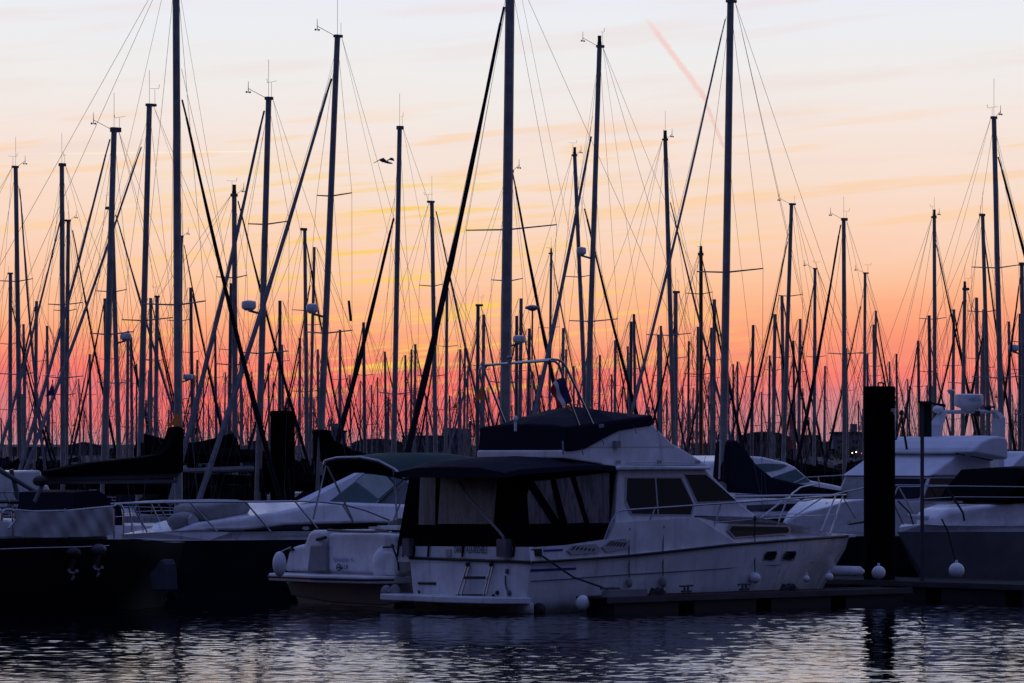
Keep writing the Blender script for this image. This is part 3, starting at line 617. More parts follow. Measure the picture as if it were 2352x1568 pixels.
# ================================================================== sailing boats
def zone(x):
    for lim, t in ((260, 'at the far left'), (600, 'behind the black boom cover'), (800, 'around the left pile'), (1120, 'above the green canopy'), (1400, 'behind the yacht flybridge'),
                   (1700, 'behind the yacht bow windows'), (1975, 'left of the thick pile'), (9999, 'right of the thick pile')):
        if x < lim: return t
def sailboat(xt, yt, xb, yb, H=None, w=None, jib=None, jc='d', spr=None, bow=None, label=None, group=None, gear='v', mastm='alu', radar=None, cover='canvas', hullm=None, boomh=None, L=None, Yd=None, boom=True, topping=True, hullon=True):
    if Yd is None: Yd = (.155/(w*K)) if w else (H-3.2)/((HY-yt)*K)
    zt = CZ+(HY-yt)*Yd*K
    near = Yd < 210
    mw = (w*Yd*K if w else .165+.03*R.random())/2
    px = lambda x, y: P(x, y, Yd)
    Tp = px(xt, yt); Bp = px(xb, yb); foot = Tp+(Bp-Tp)*((zt-1.25)/max(.1, zt-Bp.z))
    if bow is None: bow = (1 if jib[2] > jib[0] else -1) if jib else R.choice((-1, 1))
    Hm = zt-1.2
    if L is None: L = max(6.5, min(13.5, Hm/1.32))
    J = .37*L; fr_ = 1-R.choice((0, .0, .12, .14)); jt = Tp+(foot-Tp)*(1-fr_)
    if jib:
        x1, y1, x2, y2 = jib[:4]; jt = Tp+(Bp-Tp)*((y1-yt)/(yb-yt)) ; jt = P(x1, y1, Yd)
        best = None
        for i in range(60):
            j = 1+i*.12; F = foot+A*bow*j; F.z = 1.35
            lo, hi = 0, 1
            for _ in range(20):
                md = (lo+hi)/2; q = jt+(F-jt)*md; yy = HY-(q.z-CZ)/(q.y*K)
                if yy < y2: lo = md
                else: hi = md
            e = abs(1176+q.x/(q.y*K)-x2)
            if best is None or e < best[0]: best = (e, j)
        J = best[1]
    L = max(L, J/.42); B = .28*L+.3
    um = J if bow < 0 else L-J
    O = foot-A*um; O.z = 0
    fr = Frame(0, 100, B); fr.O = O
    root = thing('sailboat', fr.W(L/2, 0, 0), label, 'sailboat', group)
    hm = hullm or R.choice(['white', 'cream', 'navyhull', 'grey', 'darkgrey', 'darkgrey'])
    half = hullfn(L, B, bow, .38, .8, 1.15, 2.)
    sh = (lambda u: 1.05+.25*(u/L if bow > 0 else 1-u/L))
    if hullon:
        hull_mesh(fr, L, half, sh, bow, .8, 1.15, -.3, 14 if near else 8, 4 if near else 2).build('hull', hm, root, True)
        g_ = MB(); a0, a1 = (.2, .74) if bow > 0 else (.26, .8)
        ww = lambda u: max(.1, half(u, 1.15)-.35)
        rings = []
        for t, zz in ((0, .05), (.06, .3), (.5, .38), (.85, .30), (1, .04)):
            t2 = t if bow > 0 else 1-t; u = L*(a0+(a1-a0)*t2); b_ = ww(u)
            rings.append([fr.W(u, b_, sh(u)-.05), fr.W(u, b_*.85, sh(u)+zz), fr.W(u, 0, sh(u)+zz*1.15), fr.W(u, -b_*.85, sh(u)+zz), fr.W(u, -b_, sh(u)-.05)])
        g_.loft(rings if bow > 0 else rings[::-1]).build('coachroof', R.choice(['cream', 'grey', 'darkgrey']), root, True)
        if Yd < 420:
            u = um-bow*L*.20; zc = sh(u)+.25; b_ = B*.30; q = [(0, .0), (.15, .55), (.8, .95), (1.5, .9), (1.6, .1)]
            MB().loft([[fr.W(u-bow*a_, v_, zc+h_) for a_, h_ in q] for v_ in (-b_, b_)]).build('spray_hood', R.choice(['canvas', 'canvas', 'navy']), root)
    # mast
    r0, r1 = mw*1.25, mw*1.0
    m = MB(); m.tube(foot, Tp, r0, r1, 8); mo = m.build('mast', mastm, root, True)
    rw = max(.006, .46*Yd*K); wr = MB()
    top = Tp
    hs = spr or [(.38, None), (.68, None)] if Hm > 9 else (spr or [(.5, None)])
    tips = {1: [], -1: []}
    sp = MB()
    for q in hs:
        if isinstance(q[0], float) and q[0] < 1: c = foot+(top-foot)*q[0]
        else: c = foot+(top-foot)*((HY-(foot.z-CZ)/(Yd*K)-q[0])/((HY-(foot.z-CZ)/(Yd*K))-yt))
        hw = q[1] or B*.29
        rs = max(.022, .6*Yd*K*.5)
        for sg in (1, -1): tips[sg].append(c+N*sg*hw+UP*.06-A*bow*.12)
        MB().tube(tips[1][-1], c, rs*.75, rs, 5).tube(c, tips[-1][-1], rs, rs*.75, 5).build('spreader', mastm, root)
    for sg in (1, -1):
        ch = fr.W(um, sg*half(um, 1.15)*.93, 1.15); pts = [top-UP*.1]+sorted(tips[sg], key=lambda p: -p.z)+[ch]; wr.path(pts, rw, 3)
        wr.tube(foot+(top-foot)*(.38 if Hm > 9 else .5), ch-A*bow*.3, rw, rw, 3)
    stern = fr.W(0 if bow > 0 else L, 0, 1.25)
    if R.random() < .5: wr.tube(top-A*bow*mw*2, stern, rw, rw, 3)
    else: wr.tube(top-A*bow*mw*2, stern+N*B*.35, rw, rw, 3); wr.tube(top-A*bow*mw*2, stern-N*B*.35, rw, rw, 3)
    if R.random() < .6: q_ = foot+(top-foot)*R.uniform(.5, .75); wr.tube(q_, fr.W(um, 0, 1.2)+A*bow*J*.55, rw*.8, rw*.8, 3)
    wr.tube(foot+(top-foot)*.72, fr.W(um-bow*.4, half(um, 1.15)*.9, 1.15), rw*.8, rw*.8, 3)
    bl = J*.95
    bh = boomh or foot.z+R.uniform(.75, 1.1); be = foot-A*bow*min(bl*1.15, um-.5 if bow > 0 else L-um-.5); be.z = bh+.05; b0 = Vector((foot.x, foot.y, bh))
    if topping: wr.tube(top-A*bow*mw*2, be, rw*.8, rw*.8, 3)
    for k_ in range(3 if near else 1): wr.tube(top+N*(.03*k_-.02), foot+N*(.22*k_-.2)+A*.25*bow*R.uniform(-1, 1)+UP*.3, rw*.8, rw*.8, 3)
    ft = foot+A*bow*J; ft.z = 1.3
    wr.tube(top if not jib and fr_ == 1 else jt+(top-jt)*.25, ft, rw, rw, 3)
    if near and R.random() < .7: wr.tube(top-UP*.2, ft+N*.1-A*bow*.6, rw*.8, rw*.8, 3)
    wr.build('rigging', 'wire', root)
    # furled headsail: thin at the head, fat lower down, slightly lumpy
    jr = {'d': 'dkjib', 'p': 'palejib', 'n': 'navy'}[jc]
    m = MB(); jr0 = jib[4] if jib and len(jib) > 4 else None
    n_ = 12 if near else 4; pts = [jt+(ft-jt)*(.03+.92*i/n_) for i in range(n_+1)]
    rmax = jib[4]*Yd*K/2/.96 if jib and len(jib) > 4 else mw*.80
    rings = []
    d_ = (ft-jt).normalized(); a_ = d_.cross(N).normalized(); b_ = d_.cross(a_)
    for i, p in enumerate(pts):
        t = i/n_; r = rmax*(.42+.54*min(1, t*1.35))*(1+.10*math.sin(i*2.3)); sag = -UP*0+A*bow*(-.10*math.sin(PI*t))
        rings.append([p+sag+(a_*math.cos(2*PI*k/6)+b_*math.sin(2*PI*k/6))*r for k in range(6)])
    m.loft(rings); m.build('furled_jib', jr, root, True)
    if near: MB().tube(pts[0]-d_*.45, pts[0], rmax*.32, rmax*.32, 6).build('furling_swivel', 'rubber', root)
    if boom:
        MB().tube(b0, be, .07, .06, 6).build('boom', mastm, root)
        m = MB(); rings = []
        for i in range(7):
            t = i/6; c = b0+(be-b0)*t; hgt = .55*(1-t)**2+.30; wd = .16+.06*(1-t)
            if t > .95: hgt *= .7
            rings.append([c+N*wd*.6-UP*.05, c+N*wd+UP*hgt*.4, c+UP*hgt, c-N*wd+UP*hgt*.4, c-N*wd*.6-UP*.05])
        m.loft(rings).build('boom_cover', cover, root, True)
    # masthead
    if near or gear != 'v':
        m = MB(); cl_ = R.uniform(2.4, 4.4); m.box(top+UP*.03-A*bow*mw*(cl_/2-1.2), mw*cl_, mw*1.7, R.uniform(.07, .13), A, N); e = top+UP*.06-A*bow*mw*(cl_-1.4)
        ra = max(.006, .32*Yd*K)
        vh = R.uniform(.22, .48); vd = (N*math.cos(.5*R.random())+A*R.uniform(-.6, .6)).normalized()*R.choice((1, -1)); m.tube(e, e+UP*vh, ra*.8)
        if R.random() < .75: m.tube(e+UP*vh-vd*.16, e+UP*vh+vd*.20+UP*.03, ra*.8); m.tube(e+UP*vh-vd*.16, e+UP*(vh+.12)-vd*.19, ra)
        m.build('wind_vane', 'wire', root)
        if 'a' in gear or R.random() < .6: MB().tube(top, top+UP*R.uniform(.9, 1.3), ra*.9).build('whip_aerial', 'wire', root)
        if 'w' in gear:
            m = MB(); q = top+A*bow*.55+UP*.28+N*-.2; m.tube(top, q, ra*1.3); m.tube(q-UP*.12, q+UP*.2, ra*2, ra); m.ell(q-UP*.1+A*.06, .03, .03, .03, 6, 4); m.ell(q-UP*.1-A*.06, .03, .03, .03, 6, 4); m.build('anemometer', 'wire', root)
        if 'l' in gear:
            m = MB(); m.lathe(top+UP*.05, [(.07, 0), (.07, .12), (.06, .13), (.06, .3), (.07, .32)], 10); m.build('masthead_lamp', 'rubber', root)
    if radar:
        ry, sd_, rs_ = radar; c = foot+(top-foot)*((HY-(foot.z-CZ)/(Yd*K)-ry)/((HY-(foot.z-CZ)/(Yd*K))-yt)); q = c+Vector((sd_*(.30+mw), -.15, 0))
        m = MB(); m.lathe(q, [(rs_*.5, -.10), (rs_*.95, -.04), (rs_, .0), (rs_, .10), (rs_*.92, .15), (rs_*.3, .18)], 14); dm = m.build('radar_dome', 'fender', root, True)
        MB().tube(c-UP*.2, q-UP*.1, .035).build('radar_bracket', mastm, root)
    if near and hullon:
        m = MB()
        for k_ in range(7):
            for sg in (1, -1):
                u = L*(.03+.92*k_/6); p = fr.W(u, sg*max(.05, half(u, 1.15)-.06), sh(u)); m.tube(p, p+UP*.6, .013, .013, 4)
                if k_: m.tube(pp[sg]+UP*.6, p+UP*.6, .010, .010, 4); m.tube(pp[sg]+UP*.32, p+UP*.32, .007, .007, 3)
                if k_ == 0: pp = {1: p, -1: p}
                pp[sg] = p if k_ else pp[sg]
                if k_ == 0: pp[sg] = p
        m.build('guard_rail', 'steel', root)
    return dict(root=root, fr=fr, foot=foot, top=top, L=L, B=B, Y=Yd, sh=sh, half=half, b0=b0, be=be, bow=bow)
S = sailboat
# --- masts traced one by one, left to right
S(36, 385, 45, 1000, w=10, jib=(46, 440, 100, 1000), jc='p', spr=[(646, 1.1), (860, 1.2)], gear='vw', label='leftmost tall sailboat mast, spreaders level with the picture edge')
S(142, 380, 145, 1040, w=10.5, bow=-1, jc='p', spr=[(700, 1.), (868, 1.)], gear='a', label='tall sailboat with a leaning whip aerial, second mast from the left')
S(157, 508, 152, 1000, w=8.5, jib=(168, 534, 262, 1011), jc='d', gear='vw', label='shorter mast just right of the whip aerial mast, dark jib sloping right')
S(262, 300, 240, 1050, w=13, jib=(250, 329, 60, 1010), jc='p', spr=[(768, 1.0)], gear='vwa', label='leaning sailboat mast with wind gear, pale furled sail sloping left')
S(257, 480, 272, 1000, w=10, jib=(268, 500, 420, 1000), jc='p', bow=1, spr=[(670, .9), (880, 1)], cover='canvas', gear='v', radar=(776, 1, .20), label='mast crossing behind the leaning one, small radar at mid height')
b5 = S(343, 243, 322, 1040, w=12.5, jib=(322, 345, 158, 800), jc='p', spr=[(736, 1.2)], gear='va', label='sailboat mast with square masthead, between the leaning mast and the tallest left mast', boomh=3.0, L=11.5)
b6 = S(404, -90, 410, 1140, w=16, Yd=99, jib=(421, 240, 606, 1000, 13), jc='d', spr=[(700, 1.25)], bow=1, label='tallest mast on the left, black furled jib sloping right, black boom cover', cover='canvas', boomh=2.55, L=12, boom=False, hullm='grey')
S(416, 545, 412, 1000, w=8, jib=(424, 568, 516, 1010), jc='d', gear='vw', radar=(868, 1, .22), label='lower mast hiding behind the tallest left one, with a radar bracket')
b7 = S(538, 450, 540, 1010, w=11, jib=(549, 470, 690, 985), jc='d', spr=[(638, .8), (838, .9)], gear='vwl', label='mast above the lettered dark sail cover, left of the left pile', boomh=3.1, L=12)
b8 = S(617, 228, 595, 1030, w=13, jib=(605, 262, 425, 1010, 13), jc='p', spr=[(515, .9), (812, 1.0)], gear='vwa', radar=(705, -1, .20), label='sailboat with a white radar on the mast and pale furled sail sloping left')
b9 = S(775, 85, 738, 985, w=13, jib=(760, 185, 500, 1012, 14), jc='p', spr=[(450, .75), (765, 1.0)], gear='vwa', radar=(712, -1, .16), label='tall mast leaning right with its radar, right of the left pile')
b10 = S(918, 295, 905, 1005, w=10.5, jib=(902, 510, 772, 1012, 14), jc='d', spr=[(905, .9)], gear='v', label='bare bent-tip mast near the gull, thick black furled jib sloping left')
S(992, 465, 1000, 1005, w=9, jib=(1003, 490, 1118, 990), jc='p', spr=[(657, .7), (864, .9)], gear='va', label='mast right of the bent-tip one, pale jib sloping down to the right')
S(700, 528, 705, 1030, w=8, jib=(704, 560, 790, 1000), jc='d', spr=[(713, .8), (900, .9)], label='slim mast just left of the radar mast beside the left pile')
S(722, 567, 712, 1030, w=6.5, jib=(716, 640, 640, 1000), jc='d', label='thin mast touching the slim mast right of the left pile')
b14 = S(1172, -60, 1160, 980, w=21, Yd=106, jib=(1157, 18, 943, 990, 16), jc='d', spr=[(527, 1.75)], gear='v', label='tallest and thickest mast at centre, dark furled jib sloping left', L=13.5)
S(1174, 395, 1166, 950, w=9, Yd=140, jib=(1179, 405, 1292, 950, 10), jc='d', gear='vw', radar=(782, 1, .22), label='mast hidden behind the thickest one, black jib crossing the yacht arch')
b15 = S(1377, 108, 1350, 940, w=11, jib=(1357, 318, 1222, 960, 12), jc='p', spr=[(738, 1.15)], gear='wl', radar=(580, -1, .16), label='tall mast with red masthead lamp, pale furled jib sloping left')
S(1320, 358, 1345, 950, w=8.5, jib=(1343, 482, 1466, 952, 9), jc='d', spr=[(636, .9), (930, .9)], gear='vwl', label='shorter mast crossing left of the red-lamped one, dark jib to right')
S(1528, 322, 1548, 1010, w=9.5, jib=(1541, 470, 1662, 930, 7), jc='p', spr=[(770, 1.2)], gear='vwl', label='mast leaning left with spreaders low, between lamp mast and blue-cover mast')
b18 = S(1678, 5, 1662, 1010, w=15.5, Yd=101, jib=(1665, 48, 1443, 947, 8), jc='p', spr=[(625, 1.15)], gear='v', label='tall mast of the boat with the blue boom cover, pale jib sloping left', boom=False, hullm='cream', cover='navy')
S(1610, 585, 1610, 970, w=8.5, bow=1, mastm='wood', jib=(1614, 600, 1700, 980), jc='d', spr=[(675, .8), (860, .9)], gear='l', label='brown mast left of the blue-cover mast')
S(1818, 470, 1800, 1030, w=8.5, jib=(1808, 560, 1706, 1000), jc='d', gear='vw', spr=[(680, .7)], label='mast left of the striped lighthouse, jib sloping left')
S(1872, 618, 1870, 1030, w=7, jib=(1868, 660, 1802, 1000), jc='d', gear='vw', spr=[(820, .7)], label='short mast right of the lighthouse, between two taller masts')
S(1938, 505, 1940, 1110, w=9, jib=(1930, 522, 1828, 1060, 9), jc='d', spr=[(813, 1.0)], gear='vwa', label='mast left of the thick pile, spotted dark jib sloping left')
S(1987, 628, 1985, 1000, w=6.5, jib=(1980, 690, 1905, 1010), jc='d', spr=[(812, .8)], gear='vw', label='slim mast rising directly from behind the thick pile')
S(2012, 713, 2008, 1000, w=5.5, bow=1, jc='d', label='thin mast just behind the top of the thick pile')
S(2146, 500, 2147, 950, w=8, jib=(2151, 565, 2215, 840), jc='d', spr=[(733, .8)], gear='vwl', label='mast between the service post and the radar, dark jib to the right')
S(2257, 495, 2270, 960, w=8.5, jib=(2263, 570, 2330, 1000), jc='d', spr=[(716, .9)], gear='va', label='mast left of the tallest right-hand mast')
S(2283, 272, 2300, 1000, w=11, jib=(2294, 365, 2420, 800, 11), jc='d', spr=[(615, 1.0), (868, 1.1)], gear='vwa', label='tallest mast on the right, thick black jib running out of frame')
S(2347, 608, 2352, 1000, w=9.5, jib=(2343, 640, 2290, 990), jc='d', gear='v', radar=(802, -1, .2), label='mast at the right picture edge, with a dark radar')
S(2216, 665, 2212, 950, w=8, jib=(2209, 700, 2145, 960), jc='d', gear='vl', spr=[(880, 1.0)], label='mast behind the white radar, stout and fairly short')
S(1027, 640, 1024, 1005, w=6.5, jib=(1020, 665, 965, 1000), jc='d', gear='v', label='mast behind the right flank of the pale jib near centre-left')
S(1266, 583, 1262, 950, w=5.5, bow=1, jc='p', gear='l', label='thin mast left of the pale furled jib, over the yacht arch')
small = [(24,629),(54,744),(84,691),(108,748),(58,826),(206,813),(241,685),(294,760),(301,774),(314,835),(342,850),(361,682),(438,660),(453,826),(494,752),(531,650),(552,820),
 (643,690),(648,791),(616,834),(689,776),(730,802),(781,757),(835,740),(884,807),(891,912),(931,815),(945,802),(954,790),(1057,802),(1068,799),(1075,839),(1098,702),(1111,722),
 (1187,725),(1197,685),(1216,754),(1294,753),(1300,802),(1318,840),(1359,762),(1378,815),(1413,781),(1442,795),(1450,738),(1456,721),(1512,769),(1518,748),(1552,672),(1582,783),
 (1603,750),(1634,752),(1641,687),(1684,836),(1694,830),(1730,746),(1768,816),(1780,721),(1796,679),(1822,782),(1838,732),(1895,840),(1943,800),(1992,813),(2007,745),(2043,830),
 (2059,812),(2109,782),(2134,724),(2191,710),(2243,683),(2255,785),(2260,710),(2317,738),(2343,720),(346,684),(700,900),(1240,860),(2085,870),(1160,790)]
def far_boat(x, y, H, kind):
    bow = R.choice((-1, 1)); jc = R.choice('ddp'); 
    lb = '%s sailboat with %s furled jib sloping %s, %s' % (kind, 'dark' if jc == 'd' else 'pale', 'right' if bow > 0 else 'left', zone(x))
    S(x, y, x+R.uniform(-.014, .014)*(HY-y), 1010, H=H, bow=bow, jc=jc, label=lb, group=lb, gear='v', mastm=R.choice(['alu', 'alu', 'aludark']), cover=R.choice(['canvas', 'navy', 'lumpgrey']))
for x, y in small: far_boat(x, y, R.uniform(10.5, 12.5), 'distant')
for i in range(120):
    x = R.uniform(-10, 2370); 
    if R.random() < .35: x = R.uniform(150, 1700)
    y = R.uniform(850, 968); H = 3.2+(HY-y)*K*R.uniform(430, 690)
    if H > 14: H = 14
    far_boat(x, y, H, 'tiny faraway')
# pieces that belong to traced boats
def cover_on(b, pts, vf, wd, name='boom_cover', m='canvas', dx=0):
    fr = b['fr']; near = [fr.sol(x, y, vf) for x, y in pts]
    cx = sum(q[0] for q in near)/len(near); cz = sum(q[2] for q in near)/len(near)
    inn = lambda q, f: (cx+(q[0]-cx)*f, cz+(q[2]-cz)*f)
    rings = []
    for v_, f in ((vf+wd*.55, .97), (vf, 1.), (vf-wd*.55, .97)): rings.append([fr.W(inn(q, f)[0], v_, inn(q, f)[1]) for q in near])
    o = MB().loft(rings).build(name, m, b['root']); bevel(o, .05, 2); return o
cover_on(b6, [(98, 1082), (185, 1064), (316, 1050), (359, 1043), (377, 1027), (393, 998), (398, 979), (413, 979), (413, 1086), (300, 1088), (100, 1094)], 0, .4)
MB().tube(b6['fr'].S(99, 1100, 0), b6['fr'].S(411, 1088, 0), .085, .085, 8).build('boom', 'darkgrey', b6['root'])
m = MB(); m.ell(b6['fr'].S(92, 1104, 0), .2, .16, .13, 10, 6, A, N); m.build('boom_end', 'rubber', b6['root'])
m = MB(); m.path([b6['fr'].S(80, 1152, 0), b6['fr'].S(100, 1108, 0), b6['fr'].S(410, 1105, 0)], .05, 6); m.build('mainsheet', 'wire', b6['root'])
m = MB(); m.plate([b6['fr'].S(x, y, .2) for x, y in [(382, 978), (398, 964), (400, 950), (412, 952), (412, 980), (396, 976)]], N*.02)
topthing(m, 'pennant', 'orange', 'orange cloth pennant at the top of the black boom cover', 'pennant')
cover_on(b5, [(338, 1093), (411, 1084), (577, 1092), (616, 1104), (560, 1112), (448, 1113), (340, 1117)], 0, .5, 'awning')
MB().tube(b5['fr'].S(411, 1083, 0), b5['fr'].S(580, 1076, 0), .09, .09, 8).build('boom', 'grey', b5['root'])
cover_on(b7, [(430, 1046), (470, 1038), (520, 1034), (538, 1020), (545, 1020), (545, 1072), (436, 1076)], 0, .4)
q = b7['fr'].S(455, 1066, .45); text('lettering', 'gap', 'faint', b7['root'], q, A, UP, .34)
q0, q1 = P(801, 690, b9['Y']), P(806, 737, b9['Y']); MB().tube(q0, q1, .035, .04, 8).build('radar_reflector', 'rubber', b9['root'])
cover_on(b9, [(727, 985), (745, 986), (758, 1010), (800, 1032), (850, 1046), (860, 1056), (728, 1060)], 0, .4)
cover_on(b18, [(1658, 1013), (1672, 1008), (1692, 1027), (1721, 1068), (1757, 1096), (1820, 1111), (1929, 1129), (1916, 1137), (1760, 1136), (1685, 1132), (1650, 1103), (1655, 1050)], 0, .5, 'boom_cover', 'navy')
MB().tube(b18['fr'].S(1655, 1010, .3), b18['fr'].S(1652, 1100, .3), .02).build('cover_piping', 'frame', b18['root'])
MB().tube(b18['fr'].S(1690, 1139, 0), b18['fr'].S(1945, 1140, 0), .05).build('boom', 'alu', b18['root'])
bevel(b18['fr'].slab([(1690, 1190), (1700, 1150), (1760, 1144), (1840, 1146), (1850, 1160), (1880, 1190)], 1.1).build('deckhouse', 'white', b18['root']), .05)
b18['fr'].panel([(1715, 1160), (1830, 1156), (1838, 1172), (1716, 1175)], 1.1, .02, .01).build('window', 'glass', b18['root'])
# ================================================================== sport cruiser moored left of the yacht, stern to us
def cruiser_stern():
    fr = Frame(0, 100, 3.9); c = P(917, 1390, 86.0); c.z = 0; fr.O = c-N*1.95
    root = thing('sport_cruiser', fr.W(4, 0, 0), 'white sport cruiser seen from the stern, open cockpit under a dark green canopy', 'motor boat')
    half = hullfn(9.5, 3.7, 1, .42, 1.1, 1.2, 2.2)
    h0 = Frame(0, 100, 3.7); h0.O = fr.O+A*.15
    hull_mesh(h0, 9.5, half, lambda u: 1.15+.3*u/9.5, 1, 1.1, 1.2).build('hull', 'white', root, True)
    E = fr.E
    def solid(pts, u0, u1, name, m, bv=.04, seg=3):
        a = [E(x, y, u0) for x, y in pts]; o = MB().loft([a, [p+A*(u1-u0) for p in a]]).build(name, m, root); return bevel(o, bv, seg)
    # bathing platform with rubber edge, curved end
    zp = E(760, 1318, 0).z; mb = MB()
    for_ = [(-.1, 1.9), (-.55, 1.6), (-.8, 0), (-.6, -1.7), (-.1, -2.0), (.3, -2.0), (.3, 1.95)]
    mb.loft([[fr.W(u, v_, z) for u, v_ in for_] for z in (zp-.16, zp)]); bevel(mb.build('bathing_platform', 'white', root), .03)
    MB().path([fr.W(u*1.02, v_, zp-.075) for u, v_ in for_[:5]], .022, 6).build('rubber_edge', 'rubber', root)
    solid([(748, 1313), (753, 1224), (830, 1224), (907, 1227), (911, 1318)], .05, .6, 'transom', 'white', .09, 4)
    solid([(650, 1312), (660, 1270), (668, 1256), (684, 1251), (697, 1249), (706, 1224), (716, 1217), (734, 1217), (745, 1222), (740, 1313)], .0, 1.6, 'quarter_moulding', 'white', .10, 4)
    solid([(705, 1312), (712, 1252), (750, 1252), (750, 1312)], -.03, .3, 'transom_door', 'grey', .03)
    m = MB(); m.ell(E(886, 1296, .12), .30, .30, .40, 18, 12, N, A); bevel(m.build('corner_bulge', 'white', root, True), .01)
    solid([(855, 1322), (858, 1280), (868, 1264), (896, 1260), (912, 1275), (912, 1324)], -.08, .3, 'corner_step', 'white', .12, 4)
    MB().path([E(x, y, .0) for x, y in [(753, 1217), (800, 1220), (850, 1221), (891, 1219)]], .03, 6).build('teak_rail', 'wood', root)
    m = MB(); m.path([E(x, y, .5) for x, y in [(730, 1218), (780, 1208), (865, 1204)]], .05, 6); m.build('cockpit_cushion', 'canvas', root)
    solid([(845, 1215), (846, 1208), (912, 1206), (912, 1217)], .6, 1.2, 'seat_back', 'white', .03)
    solid([(887, 1208), (893, 1197), (912, 1190), (915, 1190), (915, 1208)], 1.3, 1.6, 'helm_seat', 'grey', .03)
    m = MB(); m.tube(E(728, 1239, -.04), E(748, 1234, -.04), .04, .04, 6); m.build('grab_handle', 'rubber', root)
    m = MB(); m.tube(E(664, 1263, -.03), E(674, 1261, -.03), .03); m.build('cleat', 'rubber', root)
    m = MB(); m.path([E(x, y, -.06) for x, y in [(880, 1257), (905, 1255), (900, 1250), (914, 1288), (916, 1310)]], .022); m.build('mooring_line', 'rope', root)
    q = E(765, 1289, .02); text('boat_name', 'Epontine 4', 'faint', root, q, N, UP, .15, 1.)
    q = E(790, 1306, .02); text('lettering', 'LR', 'ink', root, q, N, UP, .12, 1.1)
    m = MB(); cc = E(778, 1303, .02)
    for r, t0 in ((.07, 0),): m.path([cc+N*math.cos(t)*r+UP*math.sin(t)*r for t in [2*PI*i/12 for i in range(13)]], .012, 4)
    m.tube(cc-N*.03, cc+N*.12-UP*.01, .018); m.build('emblem', 'ink', root)
    # hull under the platform, its dark shade put into the grey colour
    solid([(660, 1345), (668, 1368), (760, 1384), (872, 1391), (915, 1385), (912, 1332), (655, 1336)], .12, .5, 'counter', 'grey', .04)
    # canopy
    arc = [(745, 1066), (748, 1058), (775, 1051), (829, 1050), (870, 1058), (905, 1076), (930, 1098)]
    a = [E(x, y, .5) for x, y in arc]; n_ = len(a); rings = []
    for k in range(4):
        d = A*(k*1.15); up = UP*([0, .10, .10, -.02][k]); top = [p+d+up for p in a]; rings.append(top+[p-UP*.06 for p in top[::-1]])
    MB().loft(rings).build('canopy', 'green', root, True)
    m = MB(); und = [E(x, y, .55) for x, y in [(747, 1068), (785, 1084), (829, 1085), (904, 1096), (928, 1102)]]
    top = [p-UP*.02+A*.03 for p in a]; m.loft([top[:1]+top[1:]+und[::-1], [p+A*.02 for p in top+und[::-1]]]); m.build('canopy_valance', 'canvas', root)
    MB().path([p-A*.01 for p in a], .03, 8).build('canopy_hoop', 'steel', root, True)
    for p, q in [((748, 1068), (720, 1192)), ((752, 1070), (813, 1200)), ((904, 1078), (912, 1190)), ((938, 1108), (902, 1200))]:
        MB().tube(E(*p, .5), E(*q, .9), .022).build('canopy_strut', 'steel', root)
    # raked windscreen ahead of the cockpit
    ws = lambda u, z: 1.35-.15*(z-2)
    m = MB(); f1 = [E(800, 1180, 4.2), E(925, 1182, 4.2)]
    # fender on the port quarter
    m = MB(); cf = P(642, 1295, 87.2); m.ell(cf, .15, .15, .27, 14, 10); m.tube(cf+UP*.25, P(668, 1256, 87.0), .012)
    topthing(m, 'fender', 'fender', 'greyish pear-shaped fender on the left corner of the sport cruiser stern', 'fender', None, True)
    m = MB(); cf = P(912, 1313+50, 84.7); m.ell(P(888, 1361, 85.4), .13, .13, .16, 12, 8); m.ell(P(907, 1358, 85.2), .11, .11, .15, 12, 8); m.tube(P(888, 1361, 85.4), P(907, 1358, 85.2), .08)
    topthing(m, 'twin_fender', 'lumpgrey', 'dim grey double fender squeezed between cruiser and flybridge yacht', 'fender', None, True)
cruiser_stern()
